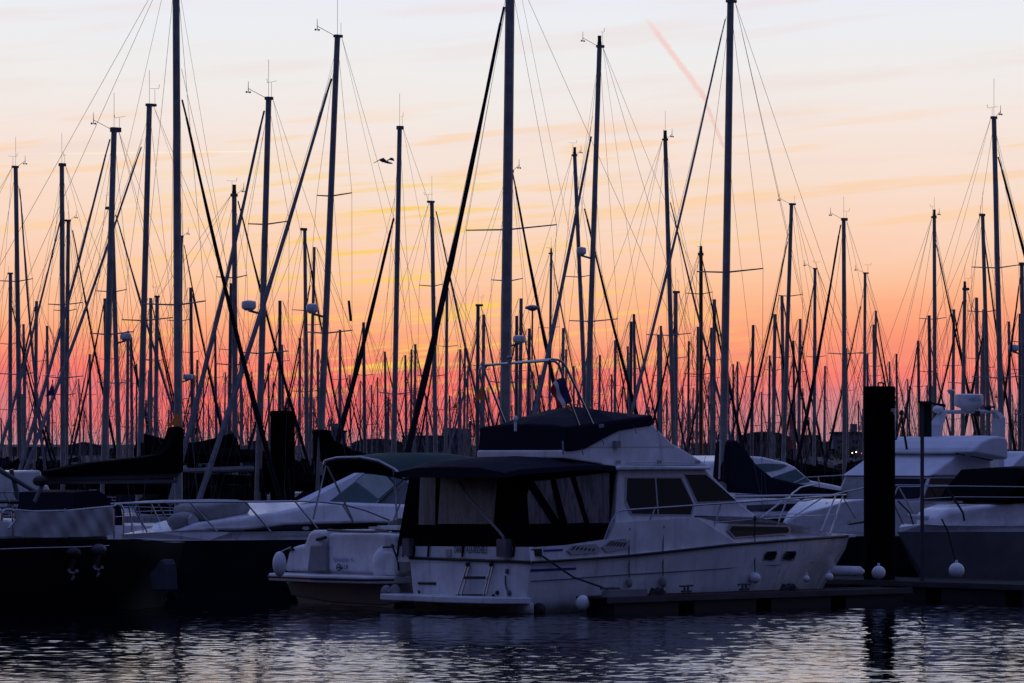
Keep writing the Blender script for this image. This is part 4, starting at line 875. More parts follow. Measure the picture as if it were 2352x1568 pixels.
# ================================================================== dark-hulled express cruiser, bow to the left
def express_cruiser():
    L, B = 13., 3.9
    fr = Frame(0, 100, B); c = P(277, 1380, 90.5); c.z = 0; fr.O = c
    root = thing('express_cruiser', fr.W(6, 0, 0), 'dark-hulled white-decked motor cruiser, bow to the left with raked windscreen', 'motor boat')
    half = hullfn(L, B, -1, .45, 1.6, 1.35, 2.1, .85); hs = lambda u, z: half(u, z); top = lambda u, z: max(.02, half(u, 1.35))
    # white rail strip above the dark topsides
    sh = interp([(fr.sol(x, y, top)[0], fr.sol(x, y, top)[2]) for x, y in [(300, 1238), (366, 1244), (480, 1243), (591, 1243), (700, 1241), (800, 1240)]])
    hull_mesh(fr, L, half, sh, -1, 1.6, 1.35).build('hull', 'navyhull', root, True)
    i1 = lambda u, z: max(.02, half(u, 1.35)-.03)
    fr.slab([(284, 1235), (366, 1241), (480, 1241), (700, 1239), (800, 1238), (900, 1238), (900, 1219), (660, 1220), (531, 1222), (455, 1216), (360, 1222), (280, 1227)], i1).build('deck_edge', 'white', root)
    i2 = lambda u, z: max(.02, half(u, 1.35)-.10)
    fr.slab([(455, 1218), (591, 1216), (660, 1205), (819, 1201), (930, 1200), (930, 1222), (455, 1223)], i2).build('dark_band', 'rubber', root)
    i3 = lambda u, z: max(.02, half(u, 1.35)-.16-.5*max(0, z-1.75))
    bevel(fr.slab([(405, 1222), (452, 1202), (559, 1187), (633, 1176), (690, 1164), (712, 1156), (760, 1152), (935, 1158), (1000, 1158), (1000, 1205), (819, 1203), (660, 1207), (560, 1219)], i3).build('foredeck', 'white', root, True), .08, 3)
    m = MB(); m.tube(fr.S(700, 1213, lambda u, z: i2(u, z)+.02)-A*.08, fr.S(700, 1213, lambda u, z: i2(u, z)+.02)+A*.08, .05, .05); fr.panel([(693, 1213), (698, 1209), (706, 1209), (710, 1213), (706, 1217), (698, 1217)], lambda u, z: i2(u, z), .02, .02).build('porthole', 'frame', root)
    # windscreen
    g1 = lambda u, z: 1.45-.35*(z-1.9)
    fr.slab([(706, 1151), (826, 1086), (838, 1086), (757, 1152)], g1, .95).build('front_windscreen', 'palecover', root)  # front windscreen seen obliquely, its bright reflection painted as a white slab
    fr.panel([(757, 1151), (817, 1106), (868, 1146), (858, 1160), (800, 1156)], g1, .03, .02).build('windscreen', 'tealglass', root)
    fr.panel([(819, 1104), (838, 1088), (884, 1090), (904, 1112), (866, 1143)], g1, .03, .022).build('side_screen', 'litglass', root)
    fr.panel([(888, 1090), (932, 1096), (906, 1124), (872, 1152), (868, 1144), (906, 1112)], g1, .03, .02).build('side_screen', 'tealglass', root)
    fr.panel([(884, 1090), (889, 1090), (908, 1110), (905, 1114)], g1, .03, .03).build('screen_bar', 'rubber', root)
    fr.panel([(862, 1158), (925, 1100), (928, 1102), (868, 1160)], g1, .03, .03).build('screen_bar', 'rubber', root)
    bevel(fr.slab([(868, 1160), (930, 1104), (1010, 1104), (1010, 1162)], lambda u, z: 1.3-.3*(z-1.9)).build('hardtop_side', 'aludark', root), .03)
    m = MB(); m.tube(fr.S(748, 1150, 1.2), fr.S(785, 1135, 1.2)+N*.1, .015); m.build('wiper', 'rubber', root)
    rl = lambda u, z: max(.05, half(u, 1.35)-.12)
    def mir(p):
        vv = (p-fr.O).dot(N); return p-N*2*vv
    rail = [fr.S(x, y, rl) for x, y in [(262, 1157), (330, 1155), (420, 1153), (500, 1152), (591, 1152), (680, 1151), (734, 1152), (789, 1158), (840, 1172), (895, 1194)]]
    MB().path([mir(p) for p in rail[:7]][::-1]+rail, .026, 6).build('guard_rail', 'steel', root, True)
    for p, q in [((301, 1154), (338, 1222)), ((361, 1153), (398, 1220)), ((435, 1153), (505, 1226)), ((563, 1152), (624, 1223)), ((677, 1151), (731, 1216)), ((786, 1157), (813, 1202))]:
        a_, b_ = fr.S(*p, rl), fr.S(*q, rl); MB().tube(a_, b_, .02).build('stanchion', 'steel', root); MB().tube(mir(a_), mir(b_), .02).build('stanchion', 'steel', root)
    # covered windlass and covered tender on the foredeck
    m = MB(); m.ell(fr.S(422, 1198, .3), .42, .26, .22, 14, 9, A, N); bevel(m.build('windlass_cover', 'lumpgrey', root, True), .01)
    m = MB(); cc = fr.S(425, 1197, .3)+N*.27; m.lathe(cc, [(.14, 0), (.14, .04), (.05, .05)], 14, A, UP); m.build('windlass_drum', 'frame', root)
    o = cover_like(fr, [(451, 1172), (458, 1162), (483, 1153), (543, 1147), (566, 1152), (570, 1170), (560, 1184), (475, 1200), (458, 1194)], .5, 1.0); o = o.build('cushion_cover', 'lumpgrey', root); bevel(o, .12, 4)
    return fr
def cover_like(fr, pts, vf, wd):
    near = [fr.sol(x, y, vf) for x, y in pts]; cx = sum(q[0] for q in near)/len(near); cz = sum(q[2] for q in near)/len(near); rings = []
    for v_, f in ((vf+wd*.2, .92), (vf, 1.), (vf-wd*.5, 1.), (vf-wd, .92)): rings.append([fr.W(cx+(q[0]-cx)*f, v_, cz+(q[2]-cz)*f) for q in near])
    return MB().loft(rings)
XF = express_cruiser()
# ================================================================== black hull at the left edge
def black_boat():
    L, B = 11, 3.4
    fr = Frame(0, 100, B); c = P(425, 1392, 87.); c.z = 0; fr.O = c-A*L
    root = thing('black_hulled_boat', fr.W(L-3, 0, 0), 'black-hulled boat filling the lower left, pale cloth laced along its rail', 'boat')
    half = hullfn(L, B, 1, .55, .7, 1.3, 2.4); top = lambda u, z: half(u, 1.3)
    sh = interp([(fr.sol(x, y, top)[0], fr.sol(x, y, top)[2]) for x, y in [(-60, 1242), (60, 1240), (160, 1238), (260, 1238), (340, 1242), (405, 1246)]])
    hull_mesh(fr, L, half, sh, 1, .7, 1.3).build('hull', 'blackhull', root, True)
    i1 = lambda u, z: max(.03, half(u, 1.3)-.25)
    bevel(fr.slab([(-80, 1240), (-80, 1196), (0, 1190), (44, 1196), (60, 1238)], i1).build('cockpit_side', 'white', root), .06)
    bevel(fr.slab([(60, 1240), (65, 1196), (150, 1192), (240, 1202), (252, 1240)], i1).build('coachroof', 'grey', root), .06)
    m = MB(); m.path([fr.S(x, y, top)+N*.01 for x, y in [(0, 1261), (80, 1258), (180, 1256), (250, 1253)]], .012, 4); m.build('cove_line', 'frame', root)
    rl = lambda u, z: half(u, 1.3)-.06
    m = MB(); m.path([fr.S(x, y, rl) for x, y in [(-40, 1176), (28, 1170), (77, 1174), (160, 1172), (262, 1162), (268, 1158), (278, 1160), (284, 1172), (283, 1236)]], .02, 6); m.build('guard_rail', 'steel', root, True)
    for x0, x1 in ((28, 30), (150, 152), (262, 262)): MB().tube(fr.S(x0, 1168, rl), fr.S(x1, 1236, rl), .018).build('stanchion', 'steel', root)
    m = MB(); m.path([fr.S(x, y, rl) for x, y in [(3, 1196), (4, 1178), (12, 1170), (26, 1170), (34, 1178), (36, 1192), (26, 1206), (20, 1214)]], .03, 6); m.build('horseshoe_holder', 'steel', root)
    # the laced cloth, sagging and creased
    cl = MB(); rings = []; tp = interp([(30, 1172), (77, 1176), (110, 1176), (160, 1172), (215, 1170), (260, 1163)]); bt = interp([(30, 1230), (60, 1234), (130, 1234), (200, 1232), (258, 1229)])
    for i in range(41):
        x = 33+227*i/40; col_ = []
        for j in range(9):
            t = j/8; y = tp(x)+(bt(x)-tp(x))*t; wv = .03*math.sin(x*.08+t*4)+.02*math.sin(x*.21-t*7)*(x/260)
            col_.append(fr.S(x, y, lambda u, z: half(u, 1.3)-.02+wv))
        rings.append(col_+[p-N*.012 for p in col_[::-1]])
    o = topthing(cl.loft(rings), 'weather_cloth', 'cloth', 'pale creased cloth laced to the rail of the black-hulled boat', 'cloth', None, True)
    # outboard motors clamped outside the rail
    for k, (x, y, lb, cow) in enumerate([(226, 1262, 'stowed outboard motor with grey cowl against the black hull', 'darkgrey'), (168, 1270, 'dark outboard motor left of the grey-cowled one, only its propeller bright', 'rubber')]):
        q = fr.S(x, y, lambda u, z: half(u, 1.3)+.25); r_ = thing('outboard_motor', q, lb, 'outboard motor')
        m = MB(); m.ell(q, .18, .12, .12, 14, 10, A, N); m.build('cowl', cow, r_, True)
        b_ = fr.S(x-6, y+46, lambda u, z: half(u, 1.3)+.25); m = MB(); m.tube(q, b_, .07, .04, 8); m.build('leg', 'rubber', r_)
        m = MB()
        for a0 in (.4, 2.5, 4.6):
            d = A*math.cos(a0)+UP*math.sin(a0); e = -A*math.sin(a0)+UP*math.cos(a0); m.plate([b_+N*.08+d*.02, b_+N*.10+d*.07+e*.05, b_+N*.06+d*.14+e*.03, b_+N*.08+d*.14-e*.03], N*.012)
        m.ell(b_+N*.08, .03, .03, .03, 6, 4); m.build('propeller', 'alu', r_)
    # pale stern step low on the water
    m = MB(); pts = [(343, 1317), (348, 1357), (383, 1356), (381, 1318), (378, 1296), (371, 1283), (364, 1290), (356, 1304)]
    p = [P(x, y, 84.6) for x, y in pts]; m.plate(p, A*.3)
    bevel(m.build('boarding_step', 'darkgrey', root), .03)
black_boat()
# white boat behind, far left, with black spar across it
def left_white():
    fr = Frame(0, 100, 3.4); c = P(119, 1300, 101.); c.z = 0; fr.O = c-A*9-N*1.7
    root = thing('cabin_boat', fr.W(7, 0, 0), 'pale boxy cabin motor boat at the left edge behind crossed dark spars', 'motor boat')
    half = hullfn(9, 3.4, 1, .6, .5, 1.2, 2.4)
    hull_mesh(fr, 9, half, lambda u: 1.25, 1, .5, 1.2, -.3, 12, 4).build('hull', 'grey', root, True)
    bevel(fr.slab([(-60, 1153), (-60, 1083), (0, 1083), (92, 1080), (96, 1083), (100, 1112), (112, 1114), (117, 1129), (119, 1154)], 1.45).build('cabin', 'white', root), .05)
    bevel(fr.slab([(-60, 1156), (-60, 1153), (160, 1153), (160, 1158)], 1.6).build('deck_edge', 'canvas', root), .01)
    m = MB(); m.tube(fr.S(-40, 1056, 1.9), fr.S(122, 1153, 1.9), .07, .055, 8); m.build('davit_spar', 'aludark', root)
    m = MB(); m.tube(fr.S(26, 1078, 1.8), fr.S(42, 1146, 1.8), .06, .06, 8); m.build('spar', 'aludark', root)
    m = MB(); m.tube(fr.S(64, 1152, 1.8), fr.S(96, 1120, 1.8), .06, .05, 8); m.build('spar', 'aludark', root)
    m = MB(); m.path([fr.S(x, y, 1.62) for x, y in [(-60, 1131), (0, 1131), (60, 1129), (115, 1127)]], .02); m.build('guard_rail', 'steel', root)
    for x in (14, 36, 74): MB().tube(fr.S(x-6, 1131, 1.62), fr.S(x+8, 1154, 1.62), .016).build('stanchion', 'steel', root)
left_white()
# ================================================================== right: flybridge trawler, sailing bow, coupe
def trawler():
    L, B = 11.5, 3.9
    fr = Frame(0, 100, B); c = P(1792, 1345, 99.5); c.z = 0; fr.O = c
    root = thing('flybridge_cruiser', fr.W(5, 0, 0), 'white flybridge cruiser behind the thick pile, white cover and radar arch', 'motor yacht')
    half = hullfn(L, B, -1, .45, 1.5, 1.3, 2.1); top = lambda u, z: max(.02, half(u, 1.3))
    sh = interp([(fr.sol(x, y, top)[0], fr.sol(x, y, top)[2]) for x, y in [(1850, 1226), (1952, 1232), (2060, 1233), (2300, 1232)]])
    hull_mesh(fr, L, half, sh, -1, 1.5, 1.3).build('hull', 'navyhull', root, True)
    i1 = lambda u, z: max(.03, half(u, 1.3)-.05-.25*max(0, z-1.5))
    bevel(fr.slab([(1796, 1222), (1952, 1231), (2330, 1231), (2330, 1160), (2060, 1150), (1982, 1146), (1940, 1152), (1900, 1164), (1850, 1176), (1808, 1196)], i1).build('foredeck', 'white', root, True), .08, 3)
    cw = lambda u, z: 1.5-.08*(z-2)
    bevel(fr.slab([(2118, 1158), (2120, 1146), (2137, 1094), (2280, 1090), (2292, 1158)], cw).build('deckhouse', 'cream', root), .04)
    e0, e1 = fr.sol(2120, 1146, cw), fr.sol(2136, 1099, cw)
    def fpan(va, vb, m_, o): MB().plate([fr.W(e0[0]-o, va, e0[2]), fr.W(e0[0]-o, vb, e0[2]), fr.W(e1[0]-o, vb, e1[2]), fr.W(e1[0]-o, va, e1[2])], -A*.02).build('windscreen', m_, root)
    fpan(1.35, .05, 'navy', .01); fpan(-.05, -1.35, 'lumpgrey', .01)
    f_ = fr.panel([(2137, 1098), (2238, 1098), (2238, 1150), (2120, 1150)], cw, .03, .02).build('window', 'glass', root)
    fr.panel([(2190, 1098), (2192, 1098), (2193, 1150), (2191, 1150)], cw, .03, .03).build('window_bar', 'frame', f_)
    m = MB(); m.box(fr.S(2256, 1111, cw), .12, .06, .16, A, N); m.build('deck_lamp', 'rubber', root)
    fw = lambda u, z: 1.48-.05*(z-3)
    bevel(fr.slab([(2135, 1093), (2207, 1039), (2277, 1056), (2278, 1092)], fw).build('flybridge', 'palecover', root), .05, 3)
    cv = lambda u, z: 1.76-.1*(z-3)
    o = cover_like(fr, [(2190, 1040), (2196, 1028), (2214, 1013), (2236, 1003), (2258, 1000), (2273, 1003), (2279, 1012), (2279, 1057), (2245, 1050), (2215, 1045)], 1.5, 2.9).build('flybridge_cover', 'palecover', root); bevel(o, .16, 5)
    m = MB(); m.path([fr.S(x, y, lambda u, z: 1.56) for x, y in [(2196, 1041), (2207, 1042), (2215, 1045)]], .022, 5); m.build('cover_piping', 'rubber', root)
    m = MB(); m.path([fr.S(x, y, lambda u, z: 1.56) for x, y in [(2228, 1046), (2279, 1057)]], .022, 5); m.build('cover_hem', 'rubber', root)
    # radar arch: wide legs, thin top
    ar = lambda x, y: fr.S(x, y, 0)
    m = MB(); 
    for a_, b_, w0, w1 in (((2146, 1010), (2150, 975), .34, .30), ((2150, 975), (2166, 946), .30, .12)): 
        p, q = ar(*a_), ar(*b_); m.loft([[p-N*w0/2-A*.1, p+N*w0/2-A*.1, p+N*w0/2+A*.1, p-N*w0/2+A*.1], [q-N*w1/2-A*.1, q+N*w1/2-A*.1, q+N*w1/2+A*.1, q-N*w1/2+A*.1]])
    p, q = ar(2163, 946), ar(2290, 945); m.tube(p, q, .05, .05, 8)
    for a_, b_, w0, w1 in (((2288, 946), (2294, 960), .12, .28), ((2294, 960), (2288, 1090), .28, .36)):
        p, q = ar(*a_), ar(*b_); m.loft([[p-N*w0/2-A*.1, p+N*w0/2-A*.1, p+N*w0/2+A*.1, p-N*w0/2+A*.1], [q-N*w1/2-A*.1, q+N*w1/2-A*.1, q+N*w1/2+A*.1, q-N*w1/2+A*.1]])
    m.build('radar_arch', 'palecover', root)
    c = ar(2225, 944); u_ = c.y*K
    m = MB(); m.lathe(c, [(13*u_, 0), (14*u_, 4*u_), (32*u_, 12*u_), (34*u_, 16*u_), (33*u_, 37*u_), (30*u_, 39*u_), (5*u_, 40*u_)], 24); dm = m.build('radar_dome', 'fender', root, True)
    q = c+Vector((0, -34.5*u_, 22*u_)); cu = text('lettering', 'VIGIL', 'faint', root, q+Vector((-5*u_, 0, 0)), (1, 0, 0), UP, 12*u_, 1.15)
    m = MB(); m.tube(ar(2184, 944), ar(2184, 905), .025); m.lathe(ar(2184, 905), [(.02, -.02), (.10, .08), (.09, .11), (.02, .13)], 12); m.build('satellite_aerial', 'frame', root)
    m = MB(); m.tube(ar(2262, 936), ar(2285, 934), .03); m.ell(ar(2270, 936), .09, .09, .09, 8, 6); m.box(ar(2242, 950), .2, .1, .14, A, N); m.build('horn', 'rubber', root)
    m = MB(); m.ell(ar(2155, 940), .16, .12, .10, 10, 7, A, N); m.build('searchlight', 'fender', root)
    m = MB(); m.tube(ar(2071, 905+50), ar(2057, 1010), .03); m.tube(ar(2071, 955), ar(2083, 1032), .03); m.ell(ar(2071, 948), .06, .06, .08, 8, 6); m.build('aerial_bipod', 'rubber', root)
    rl = lambda u, z: max(.04, half(u, 1.3)-.1)
    def mir(p):
        vv = (p-fr.O).dot(N); return p-N*2*vv
    rail = [fr.S(x, y, rl) for x, y in [(1850, 1150), (1920, 1134), (1985, 1120), (2062, 1114), (2200, 1115), (2330, 1117)]]
    MB().path([mir(p) for p in rail[:4]][::-1]+rail, .02).build('guard_rail', 'steel', root, True)
    for (x0, y0), (x1, y1) in [((1930, 1132), (1965, 1190)), ((2000, 1118), (2040, 1182)), ((2062, 1114), (2100, 1182)), ((2170, 1115), (2212, 1186))]: MB().tube(fr.S(x0, y0, rl), fr.S(x1, y1, rl), .016).build('stanchion', 'steel', root)
    fr.panel([(1945, 1203), (1985, 1196), (1985, 1201), (1950, 1206)], i1, .02, .02).build('hull_window', 'glass', root)
    m = MB(); m.loft([[fr.S(x, y, .3)+UP*z for x, y in [(1888, 1166), (1900, 1158), (1930, 1160), (1945, 1166)]] for z in (0, .05)]); m.build('deck_hatch', 'frame', root)
trawler()
def sail_bow():
    L, B = 11.5, 3.6
    fr = Frame(0, 100, B); c = P(2062, 1352, 95.5); c.z = 0; fr.O = c
    root = thing('moored_sailboat_bow', fr.W(5, 0, 0), 'smooth white rounded coachroof boat with dark hull at the lower right edge', 'boat')
    half = hullfn(L, B, -1, .45, 1.2, 1.4, 2.2); top = lambda u, z: max(.02, half(u, 1.4))
    sh = interp([(fr.sol(x, y, top)[0], fr.sol(x, y, top)[2]) for x, y in [(2100, 1221), (2200, 1221), (2352, 1221)]])
    hull_mesh(fr, L, half, sh, -1, 1.2, 1.4).build('hull', 'grey', root, True)
    i1 = lambda u, z: max(.03, half(u, 1.4)-.05)
    fr.slab([(2070, 1221), (2450, 1221), (2450, 1208), (2160, 1206), (2123, 1204), (2070, 1210)], i1).build('deck_edge', 'white', root)
    i2 = lambda u, z: max(.03, min(1.3, half(u, 1.4)-.3)-.5*max(0, z-1.8))
    bevel(fr.slab([(2156, 1212), (2157, 1190), (2163, 1178), (2184, 1169), (2265, 1159), (2352, 1156), (2450, 1155), (2450, 1212)], i2).build('coachroof', 'white', root, True), .15, 5)
    m = MB(); q = fr.S(2300, 1157, .3); m.box(q, 1.0, .6, .06, A, N); m.build('deck_hatch', 'frame', root)
    bevel(cover_like(fr, [(2277, 1150), (2300, 1118), (2336, 1074), (2400, 1070), (2450, 1160), (2352, 1172), (2335, 1150)], .8, 1.8).build('spray_hood', 'canvas', root), .04)
    m = MB(); m.path([fr.S(x, y, 0) for x, y in [(2083, 1186), (2120, 1189), (2181, 1188)]], .06, 8); m.path([fr.S(x, y, 0) for x, y in [(2150, 1192), (2170, 1208), (2182, 1240)]], .02); m.build('bow_roller', 'frame', root)
    rl = lambda u, z: max(.04, half(u, 1.4)-.1)
    m = MB(); m.path([fr.S(x, y, rl) for x, y in [(2062, 1150), (2110, 1146), (2200, 1141), (2352, 1142), (2450, 1142)]], .012); m.path([fr.S(x, y, rl) for x, y in [(2062, 1118), (2200, 1116), (2352, 1118), (2450, 1118)]], .014); m.path([fr.S(2062, 1118, rl), fr.S(2050, 1150, rl), fr.S(2075, 1205, rl)], .016)
    m.build('guard_rail', 'steel', root)
    MB().path([fr.S(x, y, rl) for x, y in [(2172, 1117), (2205, 1166), (2212, 1178), (2215, 1196)]], .025).build('stanchion', 'rubber', root)
    MB().path([fr.S(x, y, rl) for x, y in [(2062, 1150), (2090, 1178), (2098, 1205)]], .018).build('stanchion', 'rubber', root)
    m = MB(); m.path([fr.S(x, y, 1.5) for x, y in [(2163, 1192), (2178, 1222), (2192, 1280), (2210, 1322)]], .02, 5)
    topthing(m, 'mooring_rope', 'rope', 'black mooring rope hanging from the bow at the lower right', 'rope')
sail_bow()
def corner_boat():
    fr = Frame(0, 100, 3.6); c = P(2300, 1300, 112.); c.z = 0; fr.O = c
    root = thing('cabin_cruiser', fr.W(3, 0, 0), 'white cabin cruiser with a pointed brow, cut off by the right picture edge', 'motor boat')
    half = hullfn(9, 3.4, -1, .5, .9, 1.3, 2.2); hull_mesh(fr, 9, half, lambda u: 1.35, -1, .9, 1.3, -.3, 12, 4).build('hull', 'white', root, True)
    bevel(fr.slab([(2296, 1140), (2300, 1078), (2330, 1074), (2420, 1074), (2420, 1140)], 1.3).build('cabin', 'cream', root), .04)
    bevel(fr.slab([(2321, 1074), (2356, 1040), (2430, 1036), (2430, 1075)], 1.5).build('brow', 'palecover', root), .03)
corner_boat()
def coupe():
    L, B = 11., 3.6
    fr = Frame(0, 100, B); c = P(1640, 1290, 113.); c.z = 0; fr.O = c
    root = thing('coupe_cruiser', fr.W(5, 0, 0), 'sleek white hardtop cruiser with greenish side windows behind the blue boom cover', 'motor boat')
    half = hullfn(L, B, 1, .45, 1.2, 1.3, 2.2); top = lambda u, z: max(.02, half(u, 1.3))
    hull_mesh(fr, L, half, lambda u: 1.3+.2*u/L, 1, 1.2, 1.3, -.3, 14, 4).build('hull', 'white', root, True)
    i1 = lambda u, z: max(.03, min(1.5, half(u, 1.3)-.15)-.25*max(0, z-1.9))
    bevel(fr.slab([(1640, 1160), (1660, 1060), (1708, 1046), (1752, 1049), (1808, 1062), (1827, 1072), (1862, 1103), (1905, 1111), (1942, 1119), (1975, 1140), (1980, 1160)], i1).build('hardtop', 'white', root, True), .06, 3)
    fr.panel([(1700, 1068), (1760, 1064), (1800, 1066), (1807, 1070), (1790, 1078), (1752, 1085), (1735, 1082)], i1, .03, .02).build('side_window', 'tealglass', root)
    fr.panel([(1770, 1097), (1827, 1077), (1860, 1105), (1823, 1111)], i1, .03, .02).build('windscreen', 'tealglass', root)
    m = MB(); rl = lambda u, z: max(.05, half(u, 1.3)-.1)
    m.path([fr.S(x, y, rl) for x, y in [(1800, 1120), (1850, 1096), (1960, 1090), (1985, 1100)]], .016); m.build('guard_rail', 'steel', root)
    MB().tube(fr.S(1878, 1094, rl), fr.S(1883, 1118, rl), .02).build('stanchion', 'steel', root)
    MB().ell(fr.S(1699, 1044, 0), .09, .09, .05, 8, 6).build('cabin_lamp', 'lampw', root)
coupe()
# ================================================================== far shore: buildings, lighthouse, tower, trees, lamps
def building(x0, x1, yt, D, label, m='bldg', roof='flat', wins=0, name='building', yb=1052):
    a, b = P(x0, yt, D), P(x1, yt, D); zb = 1.; h = a.z-zb; w_ = b.x-a.x; c = Vector(((a.x+b.x)/2, D, zb))
    root = thing(name, c, label, 'building'); dp = min(40, max(8, w_*.5))
    MB().box(c+UP*h/2+Vector((0, dp/2, 0)), w_, dp, h).build('wall', m, root)
    if roof == 'dome':
        mb = MB(); mb.loft([[c+Vector((math.cos(t)*-w_*.52, y_, h+math.sin(t)*h*.35)) for t in [PI*i/12 for i in range(13)]] for y_ in (-.5, dp)]); mb.build('roof', 'land', root)
    elif roof == 'gable':
        mb = MB(); mb.loft([[c+Vector((x_, y_, z_)) for x_, z_ in ((-w_*.52, h), (0, h*1.25), (w_*.52, h))] for y_ in (-.5, dp+.5)]); mb.build('roof', 'land', root)
    else:
        MB().box(c+UP*(h+.25)+Vector((0, dp/2, 0)), w_+.6, dp+.6, .5).build('roof', 'land', root)
        if wins: MB().box(c+Vector((w_*.2, dp/2, h+1.4)), w_*.2, dp*.4, 2.).build('plant_room', m, root)
    for r_ in range(wins):
        for k in range(max(2, int(w_/7))):
            n_ = max(2, int(w_/7)); MB().box(c+Vector(((k+.5)/n_*w_-w_/2, -.03, h*(.25+.6*(r_+.5)/wins))), w_/n_*.5, .1, h/wins*.25).build('window', 'bwin', root)
building(716, 793, 992, 1150, 'pale tall slab block right of the left pile on the shore', 'bldg2', wins=4)
building(808, 925, 1022, 1000, 'wide low shed with a shallow curved roof near the left pile', 'bldg', 'dome')
building(925, 1082, 1004, 1050, 'long dark warehouse with flat roof left of the yacht arch', 'bldg', wins=1)
building(1040, 1078, 990, 1160, 'small raised block on top of the long dark warehouse', 'bldg')
building(570, 640, 1016, 1100, 'low block directly left of the left pile', 'bldg')
building(1590, 1660, 1022, 1000, 'low block behind the yacht bow windows', 'bldg', wins=1)
building(1697, 1815, 1010, 1020, 'dark fort-like block with rounded roof left of the lighthouse', 'bldg', 'dome')
building(1842, 1882, 1003, 1050, 'square dark block just right of the striped lighthouse', 'bldg')
building(1880, 1920, 1018, 1050, 'low annex between the square block and the pale office block', 'bldg')
building(1914, 1985, 996, 980, 'pale blue-grey office block left of the thick pile', 'bldg2', wins=3)
building(2062, 2140, 1018, 1000, 'pale low block between the thick pile and the arch', 'bldg2', 'gable')
building(2170, 2290, 1006, 1100, 'long flat block seen through the radar arch', 'bldg', wins=1)
building(20, 130, 1030, 1100, 'long low shed on the far left shore', 'bldg')
building(150, 232, 1024, 1200, 'grey low hall between left-hand masts', 'bldg', 'gable')
building(420, 500, 1018, 1200, 'dull block behind the lettered dark sail cover', 'bldg')
def lighthouse():
    D = 1020; c = P(1818, 1040, D); c.z = 2; u = D*K
    root = thing('lighthouse', c, 'slim red and white banded lighthouse on the far shore', 'lighthouse')
    zt = P(0, 940, D).z-2
    for i in range(5): MB().tube(c+UP*zt*i/5, c+UP*zt*(i+1)/5, u*(6.2-.35*i), u*(6.2-.35*(i+1)), 12).build('red_band' if i % 2 else 'white_band', 'red' if i % 2 else 'lumpgrey', root)
    m = MB(); m.lathe(c+UP*zt, [(u*6, 0), (u*6, u*1.5), (u*3.5, u*1.5), (u*3.5, u*7), (u*4, u*8), (.1, u*13)], 12); m.build('lantern_room', 'bldg', root)
lighthouse()
for x, y, D, mm, lb in [(148, 1038, 820, 'lampw', 'warm shore lamp at the far left, brightest one'), (530, 1016, 860, 'lampw', 'small warm shore lamp left of the left pile'), (1691, 1030, 900, 'lampr', 'red-orange lamp behind the blue boom cover'), (1958, 1040, 800, 'lampw', 'left one of two shore headlights beside the thick pile'),
                       (1967, 1038, 800, 'lampc', 'right one of two shore headlights beside the thick pile'), (2344, 1036, 850, 'lampw', 'warm shore lamp at the right edge'), (1081, 966, 880, 'lampc', 'small cold light above the warehouse'), (2000-20, 1041, 805, 'lampr', 'tiny red lamp next to the shore headlights')]:
    q = P(x, y, D); r = D*K*1.7; g0 = 2.
    rt = thing('shore_lamp', (q.x, q.y, g0), lb, 'lamp'); MB().tube((q.x, q.y, g0-.5), q, .12, .10, 6).build('post', 'land', rt); MB().ell(q, r*1.2, r, r*.8, 8, 6).build('bulb', mm, rt)
def bush(x, yt, D, wpx, label):
    u = D*K; h = P(0, yt, D).z-1.5; c = Vector(((x-1176)*u, D, 1.5)); root = thing('tree', c, label, 'tree', 'trees on the far shore')
    MB().tube(c-UP*.5, c+UP*h*.6, h*.06, h*.03, 6).build('trunk', 'wood', root)
    m = MB()
    for i in range(150):
        a, t = R.uniform(0, 2*PI), R.random(); rr = wpx*u/2*math.sqrt(R.random())*math.sqrt(1-(t*.9)**2); p = c+Vector((math.cos(a)*rr, math.sin(a)*rr, h*(.3+.7*t))); s_ = h*R.uniform(.06, .13)
        d1 = Vector((R.gauss(0, 1), R.gauss(0, 1), R.gauss(0, 1))).normalized()*s_; d2 = d1.cross(Vector((R.gauss(0, 1), R.gauss(0, 1), R.gauss(0, 1)))).normalized()*s_; m.add([p-d1, p-d2, p+d1, p+d2], [(0, 1, 2, 3)])
    m.build('crown', 'leaf', root)
for i in range(30):
    x = R.uniform(0, 2352); bush(x, R.uniform(1024, 1036), R.uniform(800, 950), R.uniform(22, 50), 'small round tree on the low far shore')
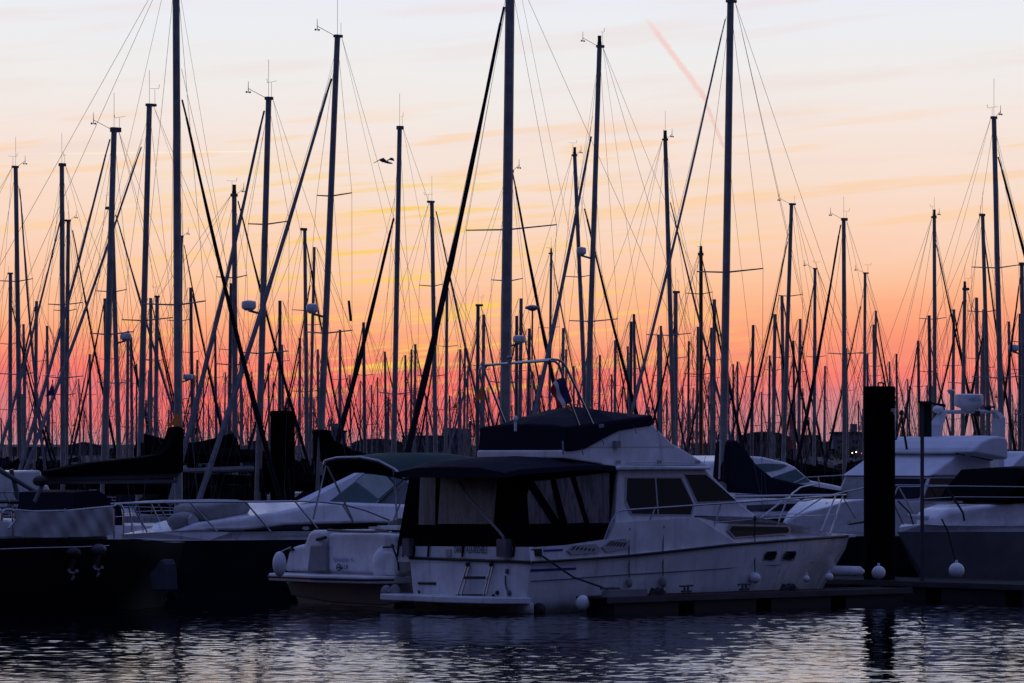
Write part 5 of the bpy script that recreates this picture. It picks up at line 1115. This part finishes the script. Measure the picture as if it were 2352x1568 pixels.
# ================================================================== gull and pennants
def gull():
    q = P(883, 371, 80); u = 80*K; m = MB()
    m.loft([[q+Vector((x*u, math.cos(t)*r*u, y*u+math.sin(t)*r*u)) for t in [2*PI*i/8 for i in range(8)]] for x, y, r in [(-9, 2.5, .4), (-5, 2, 1.6), (0, .5, 3.0), (7, -1, 3.3), (12, -3, 2.3), (16, -3.5, 1.8), (19, -4.2, .4)]])
    root = thing('gull', q, 'gull gliding with bent wings between the masts, left of the bent-tip mast', 'gull'); m.build('body', 'feather', root, True)
    for nm, pts in (('wing', [(-4, -1, -2), (4, -2, 2), (-2, -20, 7), (-8, -34, 4), (-24, -45, -6), (-12, -30, 2)]), ('wing', [(-2, 1, -1), (7, 2, 2), (14, 16, 9), (20, 28, 8), (22, 40, 3), (12, 24, 5)])):
        m = MB(); p = [q+Vector((a*u, b*u*.6, c*u)) for a, b, c in pts]; m.loft([[p[0], p[5], p[4], p[3], p[2], p[1]], [r+UP*.012 for r in (p[0], p[5], p[4], p[3], p[2], p[1])]]); m.build(nm, 'feather', root)
gull()
def penn(x, y, w_, h, D, m, label):
    u = D*K; p = [P(x, y, D), P(x+w_*.25, y+h*.9, D), P(x-w_*.6, y+h, D), P(x-w_*.2, y+h*.5, D)]
    k = MB(); k.plate(p, Vector((0, .02, 0))); k.tube(P(x+1, y-8, D), P(x+w_*.25+1, y+h+8, D), .012, .012, 4)
    topthing(k, 'pennant', m, label, 'pennant')
penn(1105, 884, 30, 36, 104, 'orange', 'orange triangular pennant left of the thickest mast')
penn(1046, 923, 16, 15, 140, 'orange', 'small orange pennant left of the larger triangular one')
penn(119, 880, 26, 30, 110, 'flagblue', 'dark tattered flag beside the whip aerial mast at left')
penn(646, 925, 10, 10, 150, 'orange', 'tiny orange pennant just above the left pile')
penn(275, 953, 10, 10, 140, 'orange', 'tiny orange pennant right of the leaning mast')
penn(343, 966, 12, 10, 140, 'orange', 'tiny orange pennant left of the boom cover peak')
penn(170, 970, 9, 9, 150, 'orange', 'tiny orange pennant low at far left')
penn(1585, 972, 6, 14, 150, 'orange', 'tiny orange pennant right of the flybridge')
penn(2288, 905, 6, 9, 150, 'red', 'tiny red pennant right of the radar arch')
